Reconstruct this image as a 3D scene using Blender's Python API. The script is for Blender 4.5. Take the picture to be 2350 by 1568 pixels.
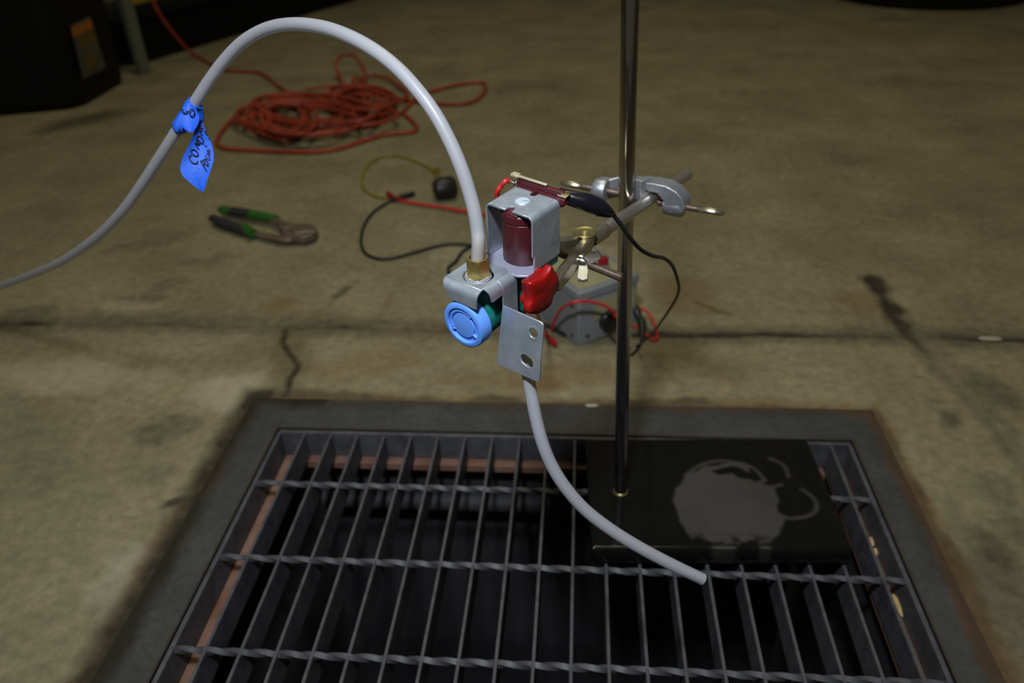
import bpy, math, random
import numpy as np
from mathutils import Vector, Matrix
from mathutils.geometry import tessellate_polygon

for o in list(bpy.data.objects):
    bpy.data.objects.remove(o)
S = bpy.context.scene
COL = S.collection
MM = 0.001
rnd = random.Random(7)

# ------------------------------------------------------------------ camera
F_PX, W_PX, H_PX = 1874.32, 2350, 1568
PITCH, YAW, ROLL = 0.562906, 0.0960823, -0.0382712
CAM = np.array([334.32, -718.60, 566.66])          # millimetres


def cam_axes(p, y, r):
    cp, sp, cy, sy, cr, sr = math.cos(p), math.sin(p), math.cos(y), math.sin(y), math.cos(r), math.sin(r)
    f = np.array([0, cp, -sp]); u = np.array([0, sp, cp]); x = np.array([1., 0, 0])
    x, u = x * cr + u * sr, u * cr - x * sr
    Z = np.array([[cy, -sy, 0], [sy, cy, 0], [0, 0, 1]])
    return Z @ x, Z @ u, Z @ f


AX, AU, AF = cam_axes(PITCH, YAW, ROLL)
cd = bpy.data.cameras.new('camera')
cam = bpy.data.objects.new('camera', cd); COL.objects.link(cam)
cam.matrix_world = Matrix((
    (AX[0], AU[0], -AF[0], CAM[0] * MM), (AX[1], AU[1], -AF[1], CAM[1] * MM),
    (AX[2], AU[2], -AF[2], CAM[2] * MM), (0, 0, 0, 1)))
cd.sensor_width = 36; cd.lens = F_PX / W_PX * 36
cd.clip_start = 0.02; cd.clip_end = 60
cd.dof.use_dof = True; cd.dof.focus_distance = 0.475; cd.dof.aperture_fstop = 7.5
S.camera = cam

# ------------------------------------------------------------------ light
wd = bpy.data.worlds.new('workshop_ambient'); S.world = wd
wd.use_nodes = True
wd.node_tree.nodes['Background'].inputs[0].default_value = (1.0, 0.90, 0.70, 1)
wd.node_tree.nodes['Background'].inputs[1].default_value = 0.055


def aim(o, tgt):
    d = Vector(tgt) - o.location
    o.rotation_euler = d.to_track_quat('-Z', 'Y').to_euler()


def lamp(name, kind, loc, tgt, energy, color, **kw):
    l = bpy.data.lights.new(name, kind); l.energy = energy; l.color = color
    for k, v in kw.items(): setattr(l, k, v)
    o = bpy.data.objects.new(name, l); COL.objects.link(o); o.location = loc; aim(o, tgt)
    return o


lamp('flash_light', 'AREA', (0.24, -0.72, 1.05), (0.22, -0.24, 0.37), 4.3, (0.84, 0.92, 1.0), shape='DISK', size=0.10, spread=math.radians(115))
lamp('ceiling_spot', 'SPOT', (0.25, 0.80, 2.9), (0.25, 1.05, 0), 80, (1.0, 0.92, 0.62), spot_size=math.radians(95), spot_blend=1.0, shadow_soft_size=0.5)

S.view_settings.view_transform = 'Standard'; S.view_settings.look = 'None'
S.view_settings.exposure = 0.0; S.view_settings.gamma = 1.0
S.view_settings.use_curve_mapping = False


# ------------------------------------------------------------------ pixel to place
def ray(x, y): return AX * (x - 1175) / F_PX - AU * (y - 784) / F_PX + AF
def on_z(x, y, z=0.):
    d = ray(x, y); return CAM + d * ((z - CAM[2]) / d[2])
def at_d(x, y, d): return CAM + ray(x, y) * d
def on_pl(x, y, p0, n):
    d = ray(x, y); n = np.asarray(n, float); return CAM + d * (((np.asarray(p0) - CAM) @ n) / (d @ n))
def depth(P): return float((np.asarray(P) - CAM) @ AF)
def A(*v): return np.array(v, float)
def nrm(v): v = np.asarray(v, float); return v / np.linalg.norm(v)


# ------------------------------------------------------------------ mesh builder
def frame_of(axis):
    w = nrm(axis); t = A(0, 0, 1) if abs(w[2]) < .9 else A(1, 0, 0)
    u = nrm(np.cross(t, w)); return u, np.cross(w, u), w


def spline(pts, n=8, closed=False):
    P = [np.asarray(p, float) for p in pts]; out = []; N = len(P)
    rng = range(N) if closed else range(N - 1)
    for i in rng:
        p1, p2 = P[i % N], P[(i + 1) % N]
        p0 = P[(i - 1) % N] if (closed or i > 0) else p1 * 2 - p2
        p3 = P[(i + 2) % N] if (closed or i + 2 < N) else p2 * 2 - p1
        for k in range(n):
            t = k / n
            out.append(.5 * (2 * p1 + (p2 - p0) * t + (2 * p0 - 5 * p1 + 4 * p2 - p3) * t * t + (3 * p1 - p0 - 3 * p2 + p3) * t ** 3))
    if not closed: out.append(P[-1])
    return np.array(out)


class G:
    def __init__(s): s.v = []; s.f = []
    def add(s, vs, fs):
        b = len(s.v); s.v += [tuple(map(float, p)) for p in vs]; s.f += [tuple(b + i for i in f) for f in fs]; return s
    def box(s, c, size, axes=None):
        c = np.asarray(c, float); ax = np.eye(3) if axes is None else np.array(axes, float)
        h = np.array(size) / 2; vs = []
        for sx in (-1, 1):
            for sy in (-1, 1):
                for sz in (-1, 1): vs.append(c + ax[0] * h[0] * sx + ax[1] * h[1] * sy + ax[2] * h[2] * sz)
        return s.add(vs, [(0, 1, 3, 2), (4, 6, 7, 5), (0, 4, 5, 1), (2, 3, 7, 6), (0, 2, 6, 4), (1, 5, 7, 3)])
    def lathe(s, prof, o, axis, seg=32, ry=1.0, phase=0., u=None, cap=True):
        U, V, Wv = frame_of(axis)
        if u is not None: U = nrm(u - Wv * (np.dot(u, Wv))); V = np.cross(Wv, U)
        o = np.asarray(o, float); vs = []; fs = []; n = len(prof)
        for r, h in prof:
            for k in range(seg):
                a = 2 * math.pi * k / seg + phase
                vs.append(o + Wv * h + U * (r * math.cos(a)) + V * (r * ry * math.sin(a)))
        for i in range(n - 1):
            for k in range(seg):
                k2 = (k + 1) % seg; fs.append((i * seg + k, i * seg + k2, (i + 1) * seg + k2, (i + 1) * seg + k))
        if cap and prof[0][0] > 1e-6: fs.append(tuple(range(seg - 1, -1, -1)))
        if cap and prof[-1][0] > 1e-6: fs.append(tuple((n - 1) * seg + k for k in range(seg)))
        return s.add(vs, fs)
    def cyl(s, p0, p1, r, seg=24, r2=None):
        p0 = np.asarray(p0, float); d = np.asarray(p1, float) - p0; L = np.linalg.norm(d)
        return s.lathe([(r, 0), (r if r2 is None else r2, L)], p0, d, seg)
    def tube(s, path, r, seg=12, closed=False, flat=1.0):
        P = np.array(path, float); n = len(P)
        R = np.full(n, float(r)) if np.isscalar(r) else np.interp(np.linspace(0, 1, n), np.linspace(0, 1, len(r)), r)
        T = np.gradient(P, axis=0)
        if closed: T = np.roll(P, -1, 0) - np.roll(P, 1, 0)
        T = T / np.linalg.norm(T, axis=1)[:, None]
        u = frame_of(T[0])[0]; vs = []; fs = []
        for i in range(n):
            u = nrm(u - T[i] * (u @ T[i])); v = np.cross(T[i], u)
            for k in range(seg):
                a = 2 * math.pi * k / seg; vs.append(P[i] + R[i] * (u * math.cos(a) + v * math.sin(a) * flat))
        for i in range(n if closed else n - 1):
            j = (i + 1) % n
            for k in range(seg):
                k2 = (k + 1) % seg; fs.append((i * seg + k, i * seg + k2, j * seg + k2, j * seg + k))
        if not closed: fs += [tuple(range(seg - 1, -1, -1)), tuple((n - 1) * seg + k for k in range(seg))]
        return s.add(vs, fs)
    def prism(s, poly, vec, holes=()):
        """polygon (3D points in one plane) pushed along vec, with optional holes"""
        vec = np.asarray(vec, float); loops = [[np.asarray(p, float) for p in poly]] + [[np.asarray(p, float) for p in h] for h in holes]
        allp = [p for l in loops for p in l]; n = len(allp)
        U, V, Wv = frame_of(vec)
        tri = tessellate_polygon([[Vector((p @ U, p @ V, 0)) for p in l] for l in loops])
        vs = allp + [p + vec for p in allp]; fs = []
        for t in tri:
            fs.append(tuple(t)); fs.append(tuple(i + n for i in reversed(t)))
        b = 0
        for l in loops:
            m = len(l)
            for k in range(m):
                k2 = (k + 1) % m; fs.append((b + k, b + k2, b + k2 + n, b + k + n))
            b += m
        return s.add(vs, fs)
    def build(s, name, mat, parent=None, label=None, bevel=0, bseg=2, smooth=True, angle=35, fix=True):
        org = origin(parent); me = bpy.data.meshes.new(name)
        V = (np.array(s.v) - org) * MM
        me.from_pydata([tuple(p) for p in V], [], s.f); me.validate()
        import bmesh
        bm = bmesh.new(); bm.from_mesh(me)
        if fix: bmesh.ops.recalc_face_normals(bm, faces=bm.faces)
        bm.to_mesh(me); bm.free()
        if smooth:
            for p in me.polygons: p.use_smooth = True
            me.set_sharp_from_angle(angle=math.radians(angle))
        if mat: me.materials.append(mat)
        o = bpy.data.objects.new(name, me); COL.objects.link(o)
        if parent is not None: o.parent = parent
        if label: o['label'] = label
        if bevel:
            m = o.modifiers.new('bevel', 'BEVEL'); m.width = bevel * MM; m.segments = bseg; m.limit_method = 'ANGLE'; m.angle_limit = math.radians(40)
            m.harden_normals = False
        return o


def origin(parent):
    o = A(0, 0, 0)
    while parent is not None:
        o = o + np.array(parent.location) / MM; parent = parent.parent
    return o


def tag(o, label, cat, group=None, kind=None):
    o['label'] = label
    if cat: o['category'] = cat
    if group: o['group'] = group
    if kind: o['kind'] = kind
    return o


def thing(name, loc, label, cat, group=None):
    o = bpy.data.objects.new(name, None); COL.objects.link(o)
    o.empty_display_size = .02; o.location = tuple(np.asarray(loc) * MM)
    return tag(o, label, cat, group)


def solo(g, name, mat, loc, label, cat, group=None, **kw):
    """a thing that is one mesh, its origin at loc"""
    loc = np.asarray(loc, float); g.v = [tuple(np.array(p) - loc) for p in g.v]
    o = g.build(name, mat, None, **kw); o.location = tuple(loc * MM)
    return tag(o, label, cat, group)


# ------------------------------------------------------------------ materials
def lin(r, g, b):
    f = lambda c: ((c / 255 + .055) / 1.055) ** 2.4 if c > 10 else c / 255 / 12.92
    return (f(r), f(g), f(b), 1)


def mat(name, col, rough=.5, metal=0., col2=None, scale=60., bump=0., bscale=None, rvar=0., spec=.5, detail=4., coat=0., trans=0., sss=0., stretch=None):
    m = bpy.data.materials.new(name); m.use_nodes = True; nt = m.node_tree; b = nt.nodes['Principled BSDF']
    c = col if len(col) == 4 else (*col, 1)
    b.inputs['Base Color'].default_value = c; b.inputs['Roughness'].default_value = rough; b.inputs['Metallic'].default_value = metal
    b.inputs['Specular IOR Level'].default_value = spec; b.inputs['Coat Weight'].default_value = coat
    b.inputs['Transmission Weight'].default_value = trans
    if sss: b.inputs['Subsurface Weight'].default_value = sss; b.inputs['Subsurface Scale'].default_value = .004
    tc = nt.nodes.new('ShaderNodeTexCoord'); mp = nt.nodes.new('ShaderNodeMapping')
    if stretch: mp.inputs['Scale'].default_value = stretch
    nt.links.new(tc.outputs['Object'], mp.inputs[0])
    n = nt.nodes.new('ShaderNodeTexNoise'); n.inputs['Scale'].default_value = scale; n.inputs['Detail'].default_value = detail; n.inputs['Roughness'].default_value = .6
    nt.links.new(mp.outputs[0], n.inputs['Vector'])
    if col2 is not None:
        cr = nt.nodes.new('ShaderNodeValToRGB'); cr.color_ramp.elements[0].position = .35; cr.color_ramp.elements[1].position = .68
        cr.color_ramp.elements[0].color = c; cr.color_ramp.elements[1].color = col2 if len(col2) == 4 else (*col2, 1)
        nt.links.new(n.outputs[0], cr.inputs[0]); nt.links.new(cr.outputs[0], b.inputs['Base Color'])
    if rvar:
        mr = nt.nodes.new('ShaderNodeMapRange'); mr.inputs[3].default_value = max(rough - rvar, .03); mr.inputs[4].default_value = min(rough + rvar, 1)
        nt.links.new(n.outputs[0], mr.inputs[0]); nt.links.new(mr.outputs[0], b.inputs['Roughness'])
    if bump:
        n2 = nt.nodes.new('ShaderNodeTexNoise'); n2.inputs['Scale'].default_value = bscale or scale * 3; n2.inputs['Detail'].default_value = 6
        nt.links.new(mp.outputs[0], n2.inputs['Vector'])
        bp = nt.nodes.new('ShaderNodeBump'); bp.inputs['Strength'].default_value = bump; bp.inputs['Distance'].default_value = .001
        nt.links.new(n2.outputs[0], bp.inputs['Height']); nt.links.new(bp.outputs[0], b.inputs['Normal'])
    return m


M_ZINC = mat('zinc_steel', (.36, .40, .46), .42, .62, (.46, .50, .56), 90, .08, 500, .10)
M_ZINC2 = mat('zinc_steel_base', (.33, .32, .44), .45, .4, (.38, .38, .48), 120, .05)
M_CHROME = mat('polished_steel', (.46, .44, .42), .16, 1.0, (.54, .51, .48), 40, .02, 400, .05)
M_ARMROD = mat('satin_nickel_rod', (.52, .48, .41), .30, .9, (.60, .55, .47), 40, .03, 400, .08)
M_NICKEL = mat('nickel_plate', (.42, .37, .28), .30, .9, (.52, .46, .34), 200, .15, 900, .1)
M_BRASSY = mat('yellow_plate', (.40, .33, .14), .34, .9, (.48, .40, .20), 150, .12, 700, .1)
M_ALU = mat('cast_aluminium', (.42, .43, .48), .40, .8, (.50, .51, .55), 120, .25, 500, .08)
M_SCREW = mat('screw_steel', (.30, .22, .19), .38, .85, (.42, .35, .30), 160, .1)
M_WING = mat('wing_metal', (.42, .40, .33), .4, .45, (.52, .50, .42), 200, .2, 800)
M_BRASS = mat('brass', (.62, .46, .15), .28, .9, (.70, .54, .22), 90, .04, 500, .06)
M_ARM = mat('armature_steel', (.62, .72, .80), .35, .35)
M_PALEB = mat('pale_brass', (.72, .66, .45), .35, .6)
M_RING = mat('white_ring', (.66, .66, .70), .25, .6)
M_SLV = mat('brass_sleeve', (.80, .60, .22), .5, .2)
M_SHINY = mat('bright_steel', (.85, .84, .84), .15, 1.0)
M_MAROON = mat('maroon_plastic', lin(74, 22, 30), .36, 0, lin(84, 27, 35), 30, .03, 300)
M_GREEN = mat('green_plastic', lin(6, 98, 90), .38, 0, lin(10, 108, 98), 60, .04)
M_BLUE = mat('blue_cap_plastic', lin(100, 156, 250), .45, 0, lin(104, 160, 252), 40)
M_RED = mat('red_vinyl', lin(158, 8, 5), .42, 0, lin(136, 6, 5), 60, .35, 150)
M_REDW = mat('red_wire', lin(190, 40, 38), .5)
M_REDD = mat('dark_red_plastic', lin(140, 14, 24), .3)
M_BLACKP = mat('black_vinyl', (.006, .006, .010), .20, 0, bump=.03, bscale=200, spec=.6)
M_BLACKW = mat('black_wire', (.012, .011, .010), .5)
M_BLACKS = mat('black_socket', (.010, .010, .010), .45)
M_TAPE = mat('blue_masking_tape', lin(28, 90, 212), .6, 0, lin(38, 102, 224), 70, .35, 300)
M_INK = mat('black_ink', lin(14, 22, 60), .6)
M_TIP = mat('green_ink', lin(40, 150, 120), .5)
M_GREYBOX = mat('grey_box_paint', lin(116, 118, 122), .5, 0, lin(124, 126, 128), 20, .05)
M_CREAM = mat('cream_label', lin(150, 145, 108), .6, 0, lin(138, 134, 100), 30)
M_ORANGE = mat('orange_cord_jacket', lin(164, 62, 32), .5, 0, lin(128, 46, 24), 14)
M_YELLOWW = mat('yellow_wire', lin(132, 118, 26), .5)
M_TAN = mat('tan_chip', lin(190, 160, 110), .8)
M_TOTE = mat('black_tote_plastic', (.003, .0028, .0026), .55, 0, bump=.1, spec=.2)
M_POST = mat('grey_green_paint', lin(100, 102, 86), .55, 0, lin(88, 90, 76), 12)
M_YBEAM = mat('yellow_paint', lin(140, 118, 20), .5)
M_LABW = mat('label_paper', lin(84, 80, 70), .6, 0, lin(60, 56, 48), 14)
M_LABY = mat('label_yellow', lin(90, 72, 8), .6)
M_LABO = mat('label_orange', lin(150, 88, 6), .6)
M_PLGRN = mat('green_grip', lin(38, 90, 22), .5)
M_PLBLK = mat('black_grip', (.02, .02, .022), .6)
M_PLST = mat('worn_tool_steel', (.12, .09, .06), .5, .3, (.17, .13, .08), 60, .1)
M_GRATE = mat('grate_steel', (.050, .050, .058), .55, .1, (.092, .089, .096), 50, .3, 260, .12)
M_LEDGE = mat('rusty_ledge', lin(122, 92, 78), .8, 0, lin(98, 62, 42), 26, .3, 200)
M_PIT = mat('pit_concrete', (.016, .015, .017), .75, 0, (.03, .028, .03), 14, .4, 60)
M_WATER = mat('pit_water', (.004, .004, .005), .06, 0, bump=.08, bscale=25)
M_RUBBER = mat('black_rubber', (.005, .0045, .004), .6, spec=.25)


def tube_mat():
    m = bpy.data.materials.new('translucent_tubing'); m.use_nodes = True; nt = m.node_tree; b = nt.nodes['Principled BSDF']
    b.inputs['Base Color'].default_value = (.46, .46, .49, 1); b.inputs['Roughness'].default_value = .38
    b.inputs['Subsurface Weight'].default_value = .25; b.inputs['Subsurface Scale'].default_value = .003
    t = nt.nodes.new('ShaderNodeBsdfTransparent'); t.inputs[0].default_value = (.9, .9, .92, 1)
    mx = nt.nodes.new('ShaderNodeMixShader'); mx.inputs[0].default_value = .38
    nt.links.new(b.outputs[0], mx.inputs[1]); nt.links.new(t.outputs[0], mx.inputs[2])
    nt.links.new(mx.outputs[0], nt.nodes['Material Output'].inputs[0])
    return m


M_TUBE = tube_mat()


def attr_mat(name, base, base2, layers, rough, scale, metal=0., bump=.3, bscale=200., rlayers=()):
    """procedural base plus stains whose extent is stored on the mesh: layers = (attribute, colour)"""
    m = bpy.data.materials.new(name); m.use_nodes = True; nt = m.node_tree; b = nt.nodes['Principled BSDF']; L = nt.links.new
    tc = nt.nodes.new('ShaderNodeTexCoord')
    def noise(sc, det=6, r=.65):
        n = nt.nodes.new('ShaderNodeTexNoise'); n.inputs['Scale'].default_value = sc; n.inputs['Detail'].default_value = det; n.inputs['Roughness'].default_value = r
        L(tc.outputs['Object'], n.inputs['Vector']); return n
    n1 = noise(scale); cr = nt.nodes.new('ShaderNodeValToRGB')
    cr.color_ramp.elements[0].position = .32; cr.color_ramp.elements[1].position = .70
    cr.color_ramp.elements[0].color = base; cr.color_ramp.elements[1].color = base2
    L(n1.outputs[0], cr.inputs[0]); col = cr.outputs[0]
    n2 = noise(bscale * .5, 4)
    mx = nt.nodes.new('ShaderNodeMix'); mx.data_type = 'RGBA'; mx.blend_type = 'MULTIPLY'; mx.inputs[0].default_value = .8
    r2 = nt.nodes.new('ShaderNodeMapRange'); r2.inputs[1].default_value = .25; r2.inputs[2].default_value = .75; r2.inputs[3].default_value = .62; r2.inputs[4].default_value = 1.25
    L(n2.outputs[0], r2.inputs[0]); L(col, mx.inputs[6]); L(r2.outputs[0], mx.inputs[7]); col = mx.outputs[2]
    nb = noise(bscale * .35, 5)
    for an, c in layers:
        at = nt.nodes.new('ShaderNodeAttribute'); at.attribute_name = an
        ad = nt.nodes.new('ShaderNodeMath'); ad.operation = 'MULTIPLY_ADD'; ad.inputs[1].default_value = .7; L(nb.outputs[0], ad.inputs[0])
        sub = nt.nodes.new('ShaderNodeMath'); sub.operation = 'SUBTRACT'; sub.inputs[1].default_value = .35; L(at.outputs['Fac'], sub.inputs[0]); L(sub.outputs[0], ad.inputs[2])
        mu = nt.nodes.new('ShaderNodeMath'); mu.operation = 'MULTIPLY'; L(ad.outputs[0], mu.inputs[0])
        sm = nt.nodes.new('ShaderNodeMapRange'); sm.interpolation_type = 'SMOOTHSTEP'; sm.inputs[1].default_value = 0.; sm.inputs[2].default_value = .12
        L(at.outputs['Fac'], sm.inputs[0]); L(sm.outputs[0], mu.inputs[1]); mu.use_clamp = True
        mm = nt.nodes.new('ShaderNodeMix'); mm.data_type = 'RGBA'; mm.inputs[7].default_value = c
        L(mu.outputs[0], mm.inputs[0]); L(col, mm.inputs[6]); col = mm.outputs[2]
    L(col, b.inputs['Base Color']); b.inputs['Roughness'].default_value = rough; b.inputs['Metallic'].default_value = metal
    for an, rv in rlayers:
        at = nt.nodes.new('ShaderNodeAttribute'); at.attribute_name = an
        mr = nt.nodes.new('ShaderNodeMapRange'); mr.inputs[3].default_value = rough; mr.inputs[4].default_value = rv
        L(at.outputs['Fac'], mr.inputs[0]); L(mr.outputs[0], b.inputs['Roughness'])
    bp = nt.nodes.new('ShaderNodeBump'); bp.inputs['Strength'].default_value = bump; bp.inputs['Distance'].default_value = .001
    n3 = noise(bscale, 5); L(n3.outputs[0], bp.inputs['Height']); L(bp.outputs[0], b.inputs['Normal'])
    return m


# ------------------------------------------------------------------ noise for shapes of stains
_rs = np.random.RandomState(3); _LAT = _rs.rand(256, 256)
def vnoise(x, y, s):
    x = np.asarray(x) / s; y = np.asarray(y) / s; xi = np.floor(x).astype(int); yi = np.floor(y).astype(int); fx = x - xi; fy = y - yi
    fx = fx * fx * (3 - 2 * fx); fy = fy * fy * (3 - 2 * fy); g = lambda i, j: _LAT[i % 256, j % 256]
    return (g(xi, yi) * (1 - fx) + g(xi + 1, yi) * fx) * (1 - fy) + (g(xi, yi + 1) * (1 - fx) + g(xi + 1, yi + 1) * fx) * fy
def fbm(x, y, s, o=4):
    t = 0; a = .5
    for i in range(o): t = t + a * vnoise(x + 37 * i, y - 53 * i, s / 2 ** i); a *= .5
    return t / (1 - .5 ** o)
def sstep(a, b, x): t = np.clip((x - a) / (b - a), 0, 1); return t * t * (3 - 2 * t)
def dist_poly(X, Y, pts):
    d = np.full(np.shape(X), 1e9)
    for (x0, y0), (x1, y1) in zip(pts[:-1], pts[1:]):
        dx, dy = x1 - x0, y1 - y0; t = np.clip(((X - x0) * dx + (Y - y0) * dy) / (dx * dx + dy * dy), 0, 1)
        d = np.minimum(d, np.hypot(X - x0 - t * dx, Y - y0 - t * dy))
    return d
def in_poly(X, Y, pts):
    r = np.zeros(np.shape(X), bool); n = len(pts)
    for i in range(n):
        x0, y0 = pts[i]; x1, y1 = pts[(i + 1) % n]
        c = ((y0 > Y) != (y1 > Y)) & (X < (x1 - x0) * (Y - y0) / (y1 - y0 + 1e-12) + x0); r ^= c
    return r
def px_floor(pts, z=0.): return [tuple(on_z(x, y, z)[:2]) for x, y in pts]


# ================================================================== THE SETTING
HX0, HX1, HY0, HY1 = -50., 664., -690., 42.            # opening in the slab = outside of the drain frame
JOINT = px_floor([(-400, 733), (0, 742), (250, 741), (420, 742), (700, 746), (1000, 757), (1250, 766), (1600, 770), (1750, 767), (1850, 771), (2080, 772), (2350, 781), (2700, 790)])
CRACK_L = px_floor([(655, 755), (648, 785), (660, 805), (683, 835), (680, 850), (664, 868), (662, 890), (652, 908)])
CRACK_R = px_floor([(2000, 640), (2025, 680), (2055, 730), (2085, 772), (2130, 815), (2200, 890), (2290, 985), (2360, 1090), (2450, 1230)])


def floor_mesh():
    def axis(a, b, fa, fb, fine, coarse):
        far1 = list(np.arange(a, fa, coarse)); mid = list(np.arange(fa, fb, fine)); far2 = list(np.arange(fb, b + coarse, coarse)); return far1 + mid + far2
    xs = axis(-4200, 4200, -640, 1080, 4., 60.); ys = axis(-1500, 4500, -600, 480, 4., 60.)
    # snap lines to the opening so that its edges are clean
    for arr, vals in ((xs, (HX0, HX1)), (ys, (HY0, HY1))):
        for v in vals:
            i = int(np.argmin(np.abs(np.array(arr) - v))); arr[i] = v
    xs = np.array(xs); ys = np.array(ys); X, Y = np.meshgrid(xs, ys)
    nx, ny = len(xs), len(ys)
    wob = (fbm(X, Y, 30, 3) - .5) * 10
    dj = dist_poly(X, Y, JOINT); dl = dist_poly(X, Y, CRACK_L); dr = dist_poly(X, Y, CRACK_R)
    Z = (fbm(X, Y, 160, 4) - .5) * 1.6
    edge = np.maximum(np.maximum(HX0 - X, X - HX1), Y - HY1)
    Z *= sstep(0, 60, edge)
    Z -= 1.6 * (1 - sstep(1.5, 7, dj + wob * .7)) + 3.0 * (1 - sstep(1, 4.5, dl + wob * .1)) + 1.2 * (1 - sstep(1, 7, dr + wob * .8))
    Z = np.minimum(Z, .4)
    dirt = .9 * (1 - sstep(0, 10, dj + wob * 1.2)) * sstep(.25, .75, fbm(X, Y, 110, 2)) + .45 * (1 - sstep(4, 34, np.abs(dj - 4) + wob * 1.8))
    dirt = np.maximum(dirt, .95 * (1 - sstep(1, 6.5, dl + wob * .2)))
    dirt = np.maximum(dirt, (1 - sstep(2, 22, dr + wob * 2)) * (.2 + .75 * sstep(90, 260, Y) + .25 * fbm(X, Y, 60, 2)))
    # grime along the drain frame, heavier on one side
    side = np.where(X < HX0 + 20, 1.0, .55); n1 = fbm(X + 500, Y, 46, 4)
    grime = side * (1 - sstep(4, 13 + 34 * n1 * (X < 60), edge + (n1 - .5) * 30)); dirt = np.maximum(dirt, grime)
    # dark blotches with a shape of their own: px centre, half sizes in mm, strength
    for (px, py, a, b, s, ang) in [(235, 268, 85, 60, .8, .3), (150, 292, 60, 14, .9, .5), (785, 672, 7, 40, .7, -.35), (780, 668, 4, 25, .6, -.2),
                                   (1700, 210, 60, 22, .35, 0), (1890, 360, 90, 40, .22, 0), (2180, 960, 14, 34, .6, .1), (1500, 330, 130, 40, .25, 0),
                                   (330, 560, 90, 40, .28, .4), (120, 480, 80, 30, .3, .2), (400, 980, 42, 30, .40, .5), (340, 1090, 40, 26, .30, .2),
                                   (640, 330, 90, 30, .2, 0), (1180, 200, 160, 70, .25, .2), (360, 660, 60, 20, .3, .8), (510, 590, 60, 30, .3, .4),
                                   (2050, 500, 120, 50, .25, .3), (1640, 710, 6, 45, .5, .9), (2250, 880, 30, 70, .45, .4), (2290, 1130, 26, 60, .35, .2),
                                   (60, 720, 90, 22, .4, 0), (610, 925, 26, 16, 1., .5), (395, 1155, 20, 9, .9, .6), (2295, 1290, 40, 60, .7, .3), (2250, 1460, 60, 60, .6, 0), (2330, 1420, 60, 90, .5, 0), (2335, 1200, 40, 50, .4, 0), (330, 690, 50, 18, .35, .6), (400, 180, 120, 60, .3, 0), (900, 120, 160, 60, .22, 0), (2100, 190, 200, 60, .3, 0)]:
        cx, cy = on_z(px, py)[:2]; c_, s_ = math.cos(ang), math.sin(ang); u = (X - cx) * c_ + (Y - cy) * s_; v = -(X - cx) * s_ + (Y - cy) * c_
        d = np.hypot(u / a, v / b) + (fbm(X + px, Y + py, min(a, b) * 1.2, 4) - .5) * 1.5
        dirt = np.maximum(dirt, s * (1 - sstep(.3, 1.15, d)))
    rust = np.zeros_like(X)
    for (px, py, a, b, s) in [(1250, 880, 46, 24, .75), (1130, 800, 40, 18, .4), (640, 700, 30, 26, .55), (640, 715, 120, 10, .4), (1000, 755, 90, 14, .45), (890, 690, 6, 36, .5),
                              (2000, 700, 50, 50, .5), (1880, 715, 70, 12, .35), (1560, 690, 60, 70, .45), (880, 830, 70, 40, .35), (760, 850, 60, 30, .3), (1340, 860, 60, 30, .4),
                              (1700, 850, 100, 40, .3), (1060, 870, 90, 22, .35), (1300, 860, 90, 30, .45)]:
        cx, cy = on_z(px, py)[:2]; d = np.hypot((X - cx) / a, (Y - cy) / b) + (fbm(X - px, Y + py, 40, 4) - .5) * 1.4
        rust = np.maximum(rust, s * (1 - sstep(.25, 1.2, d)))
    rsd = (X > HX1 - 60) & (Y < HY1 + 40)
    rust = np.maximum(rust, np.where(rsd, .8, .5) * (1 - sstep(1, 17, np.abs(edge - 4) + (fbm(X, Y + 300, 50, 4) - .5) * 24)))
    pale = np.zeros_like(X)
    for (px, py, a, b, s) in [(2270, 778, 17, 4, 1.), (1355, 932, 9, 2, .8), (300, 700, 60, 20, .35), (180, 860, 130, 60, .35), (540, 900, 60, 46, .4), (1230, 600, 200, 120, .3), (330, 1340, 90, 60, .3)]:
        cx, cy = on_z(px, py)[:2]; d = np.hypot((X - cx) / a, (Y - cy) / b) + (fbm(X - px, Y - py, 40, 4) - .5) * .9
        pale = np.maximum(pale, s * (1 - sstep(.4, 1.1, d)))
    idx = np.arange(nx * ny).reshape(ny, nx)
    cxm = (xs[:-1] + xs[1:]) / 2; cym = (ys[:-1] + ys[1:]) / 2; CX, CY = np.meshgrid(cxm, cym)
    keep = ~((CX > HX0) & (CX < HX1) & (CY > HY0) & (CY < HY1))
    q = np.stack([idx[:-1, :-1], idx[:-1, 1:], idx[1:, 1:], idx[1:, :-1]], -1)[keep]
    me = bpy.data.meshes.new('floor'); V = np.stack([X, Y, Z], -1).reshape(-1, 3) * MM
    me.vertices.add(len(V)); me.vertices.foreach_set('co', V.ravel())
    me.loops.add(q.size); me.loops.foreach_set('vertex_index', q.ravel().astype(np.int32))
    me.polygons.add(len(q)); me.polygons.foreach_set('loop_start', np.arange(0, q.size, 4, dtype=np.int32))
    me.polygons.foreach_set('use_smooth', np.ones(len(q), bool))
    me.update(); me.validate()
    for nm, ar in (('dirt', dirt), ('rust', rust), ('pale', pale)):
        at = me.attributes.new(nm, 'FLOAT', 'POINT'); at.data.foreach_set('value', np.clip(ar, 0, 1).ravel().astype(np.float32))
    return me


M_FLOOR = attr_mat('worn_concrete', lin(116, 107, 78), lin(148, 138, 105), [('pale', lin(186, 176, 150)), ('rust', lin(112, 82, 44)), ('dirt', lin(42, 34, 17))], .78, 5.5, bump=.35, bscale=160.)
fo = bpy.data.objects.new('floor', floor_mesh()); COL.objects.link(fo); fo.data.materials.append(M_FLOOR)
tag(fo, 'stained olive tan concrete workshop floor with a joint and cracks', None, kind='structure')

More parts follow.
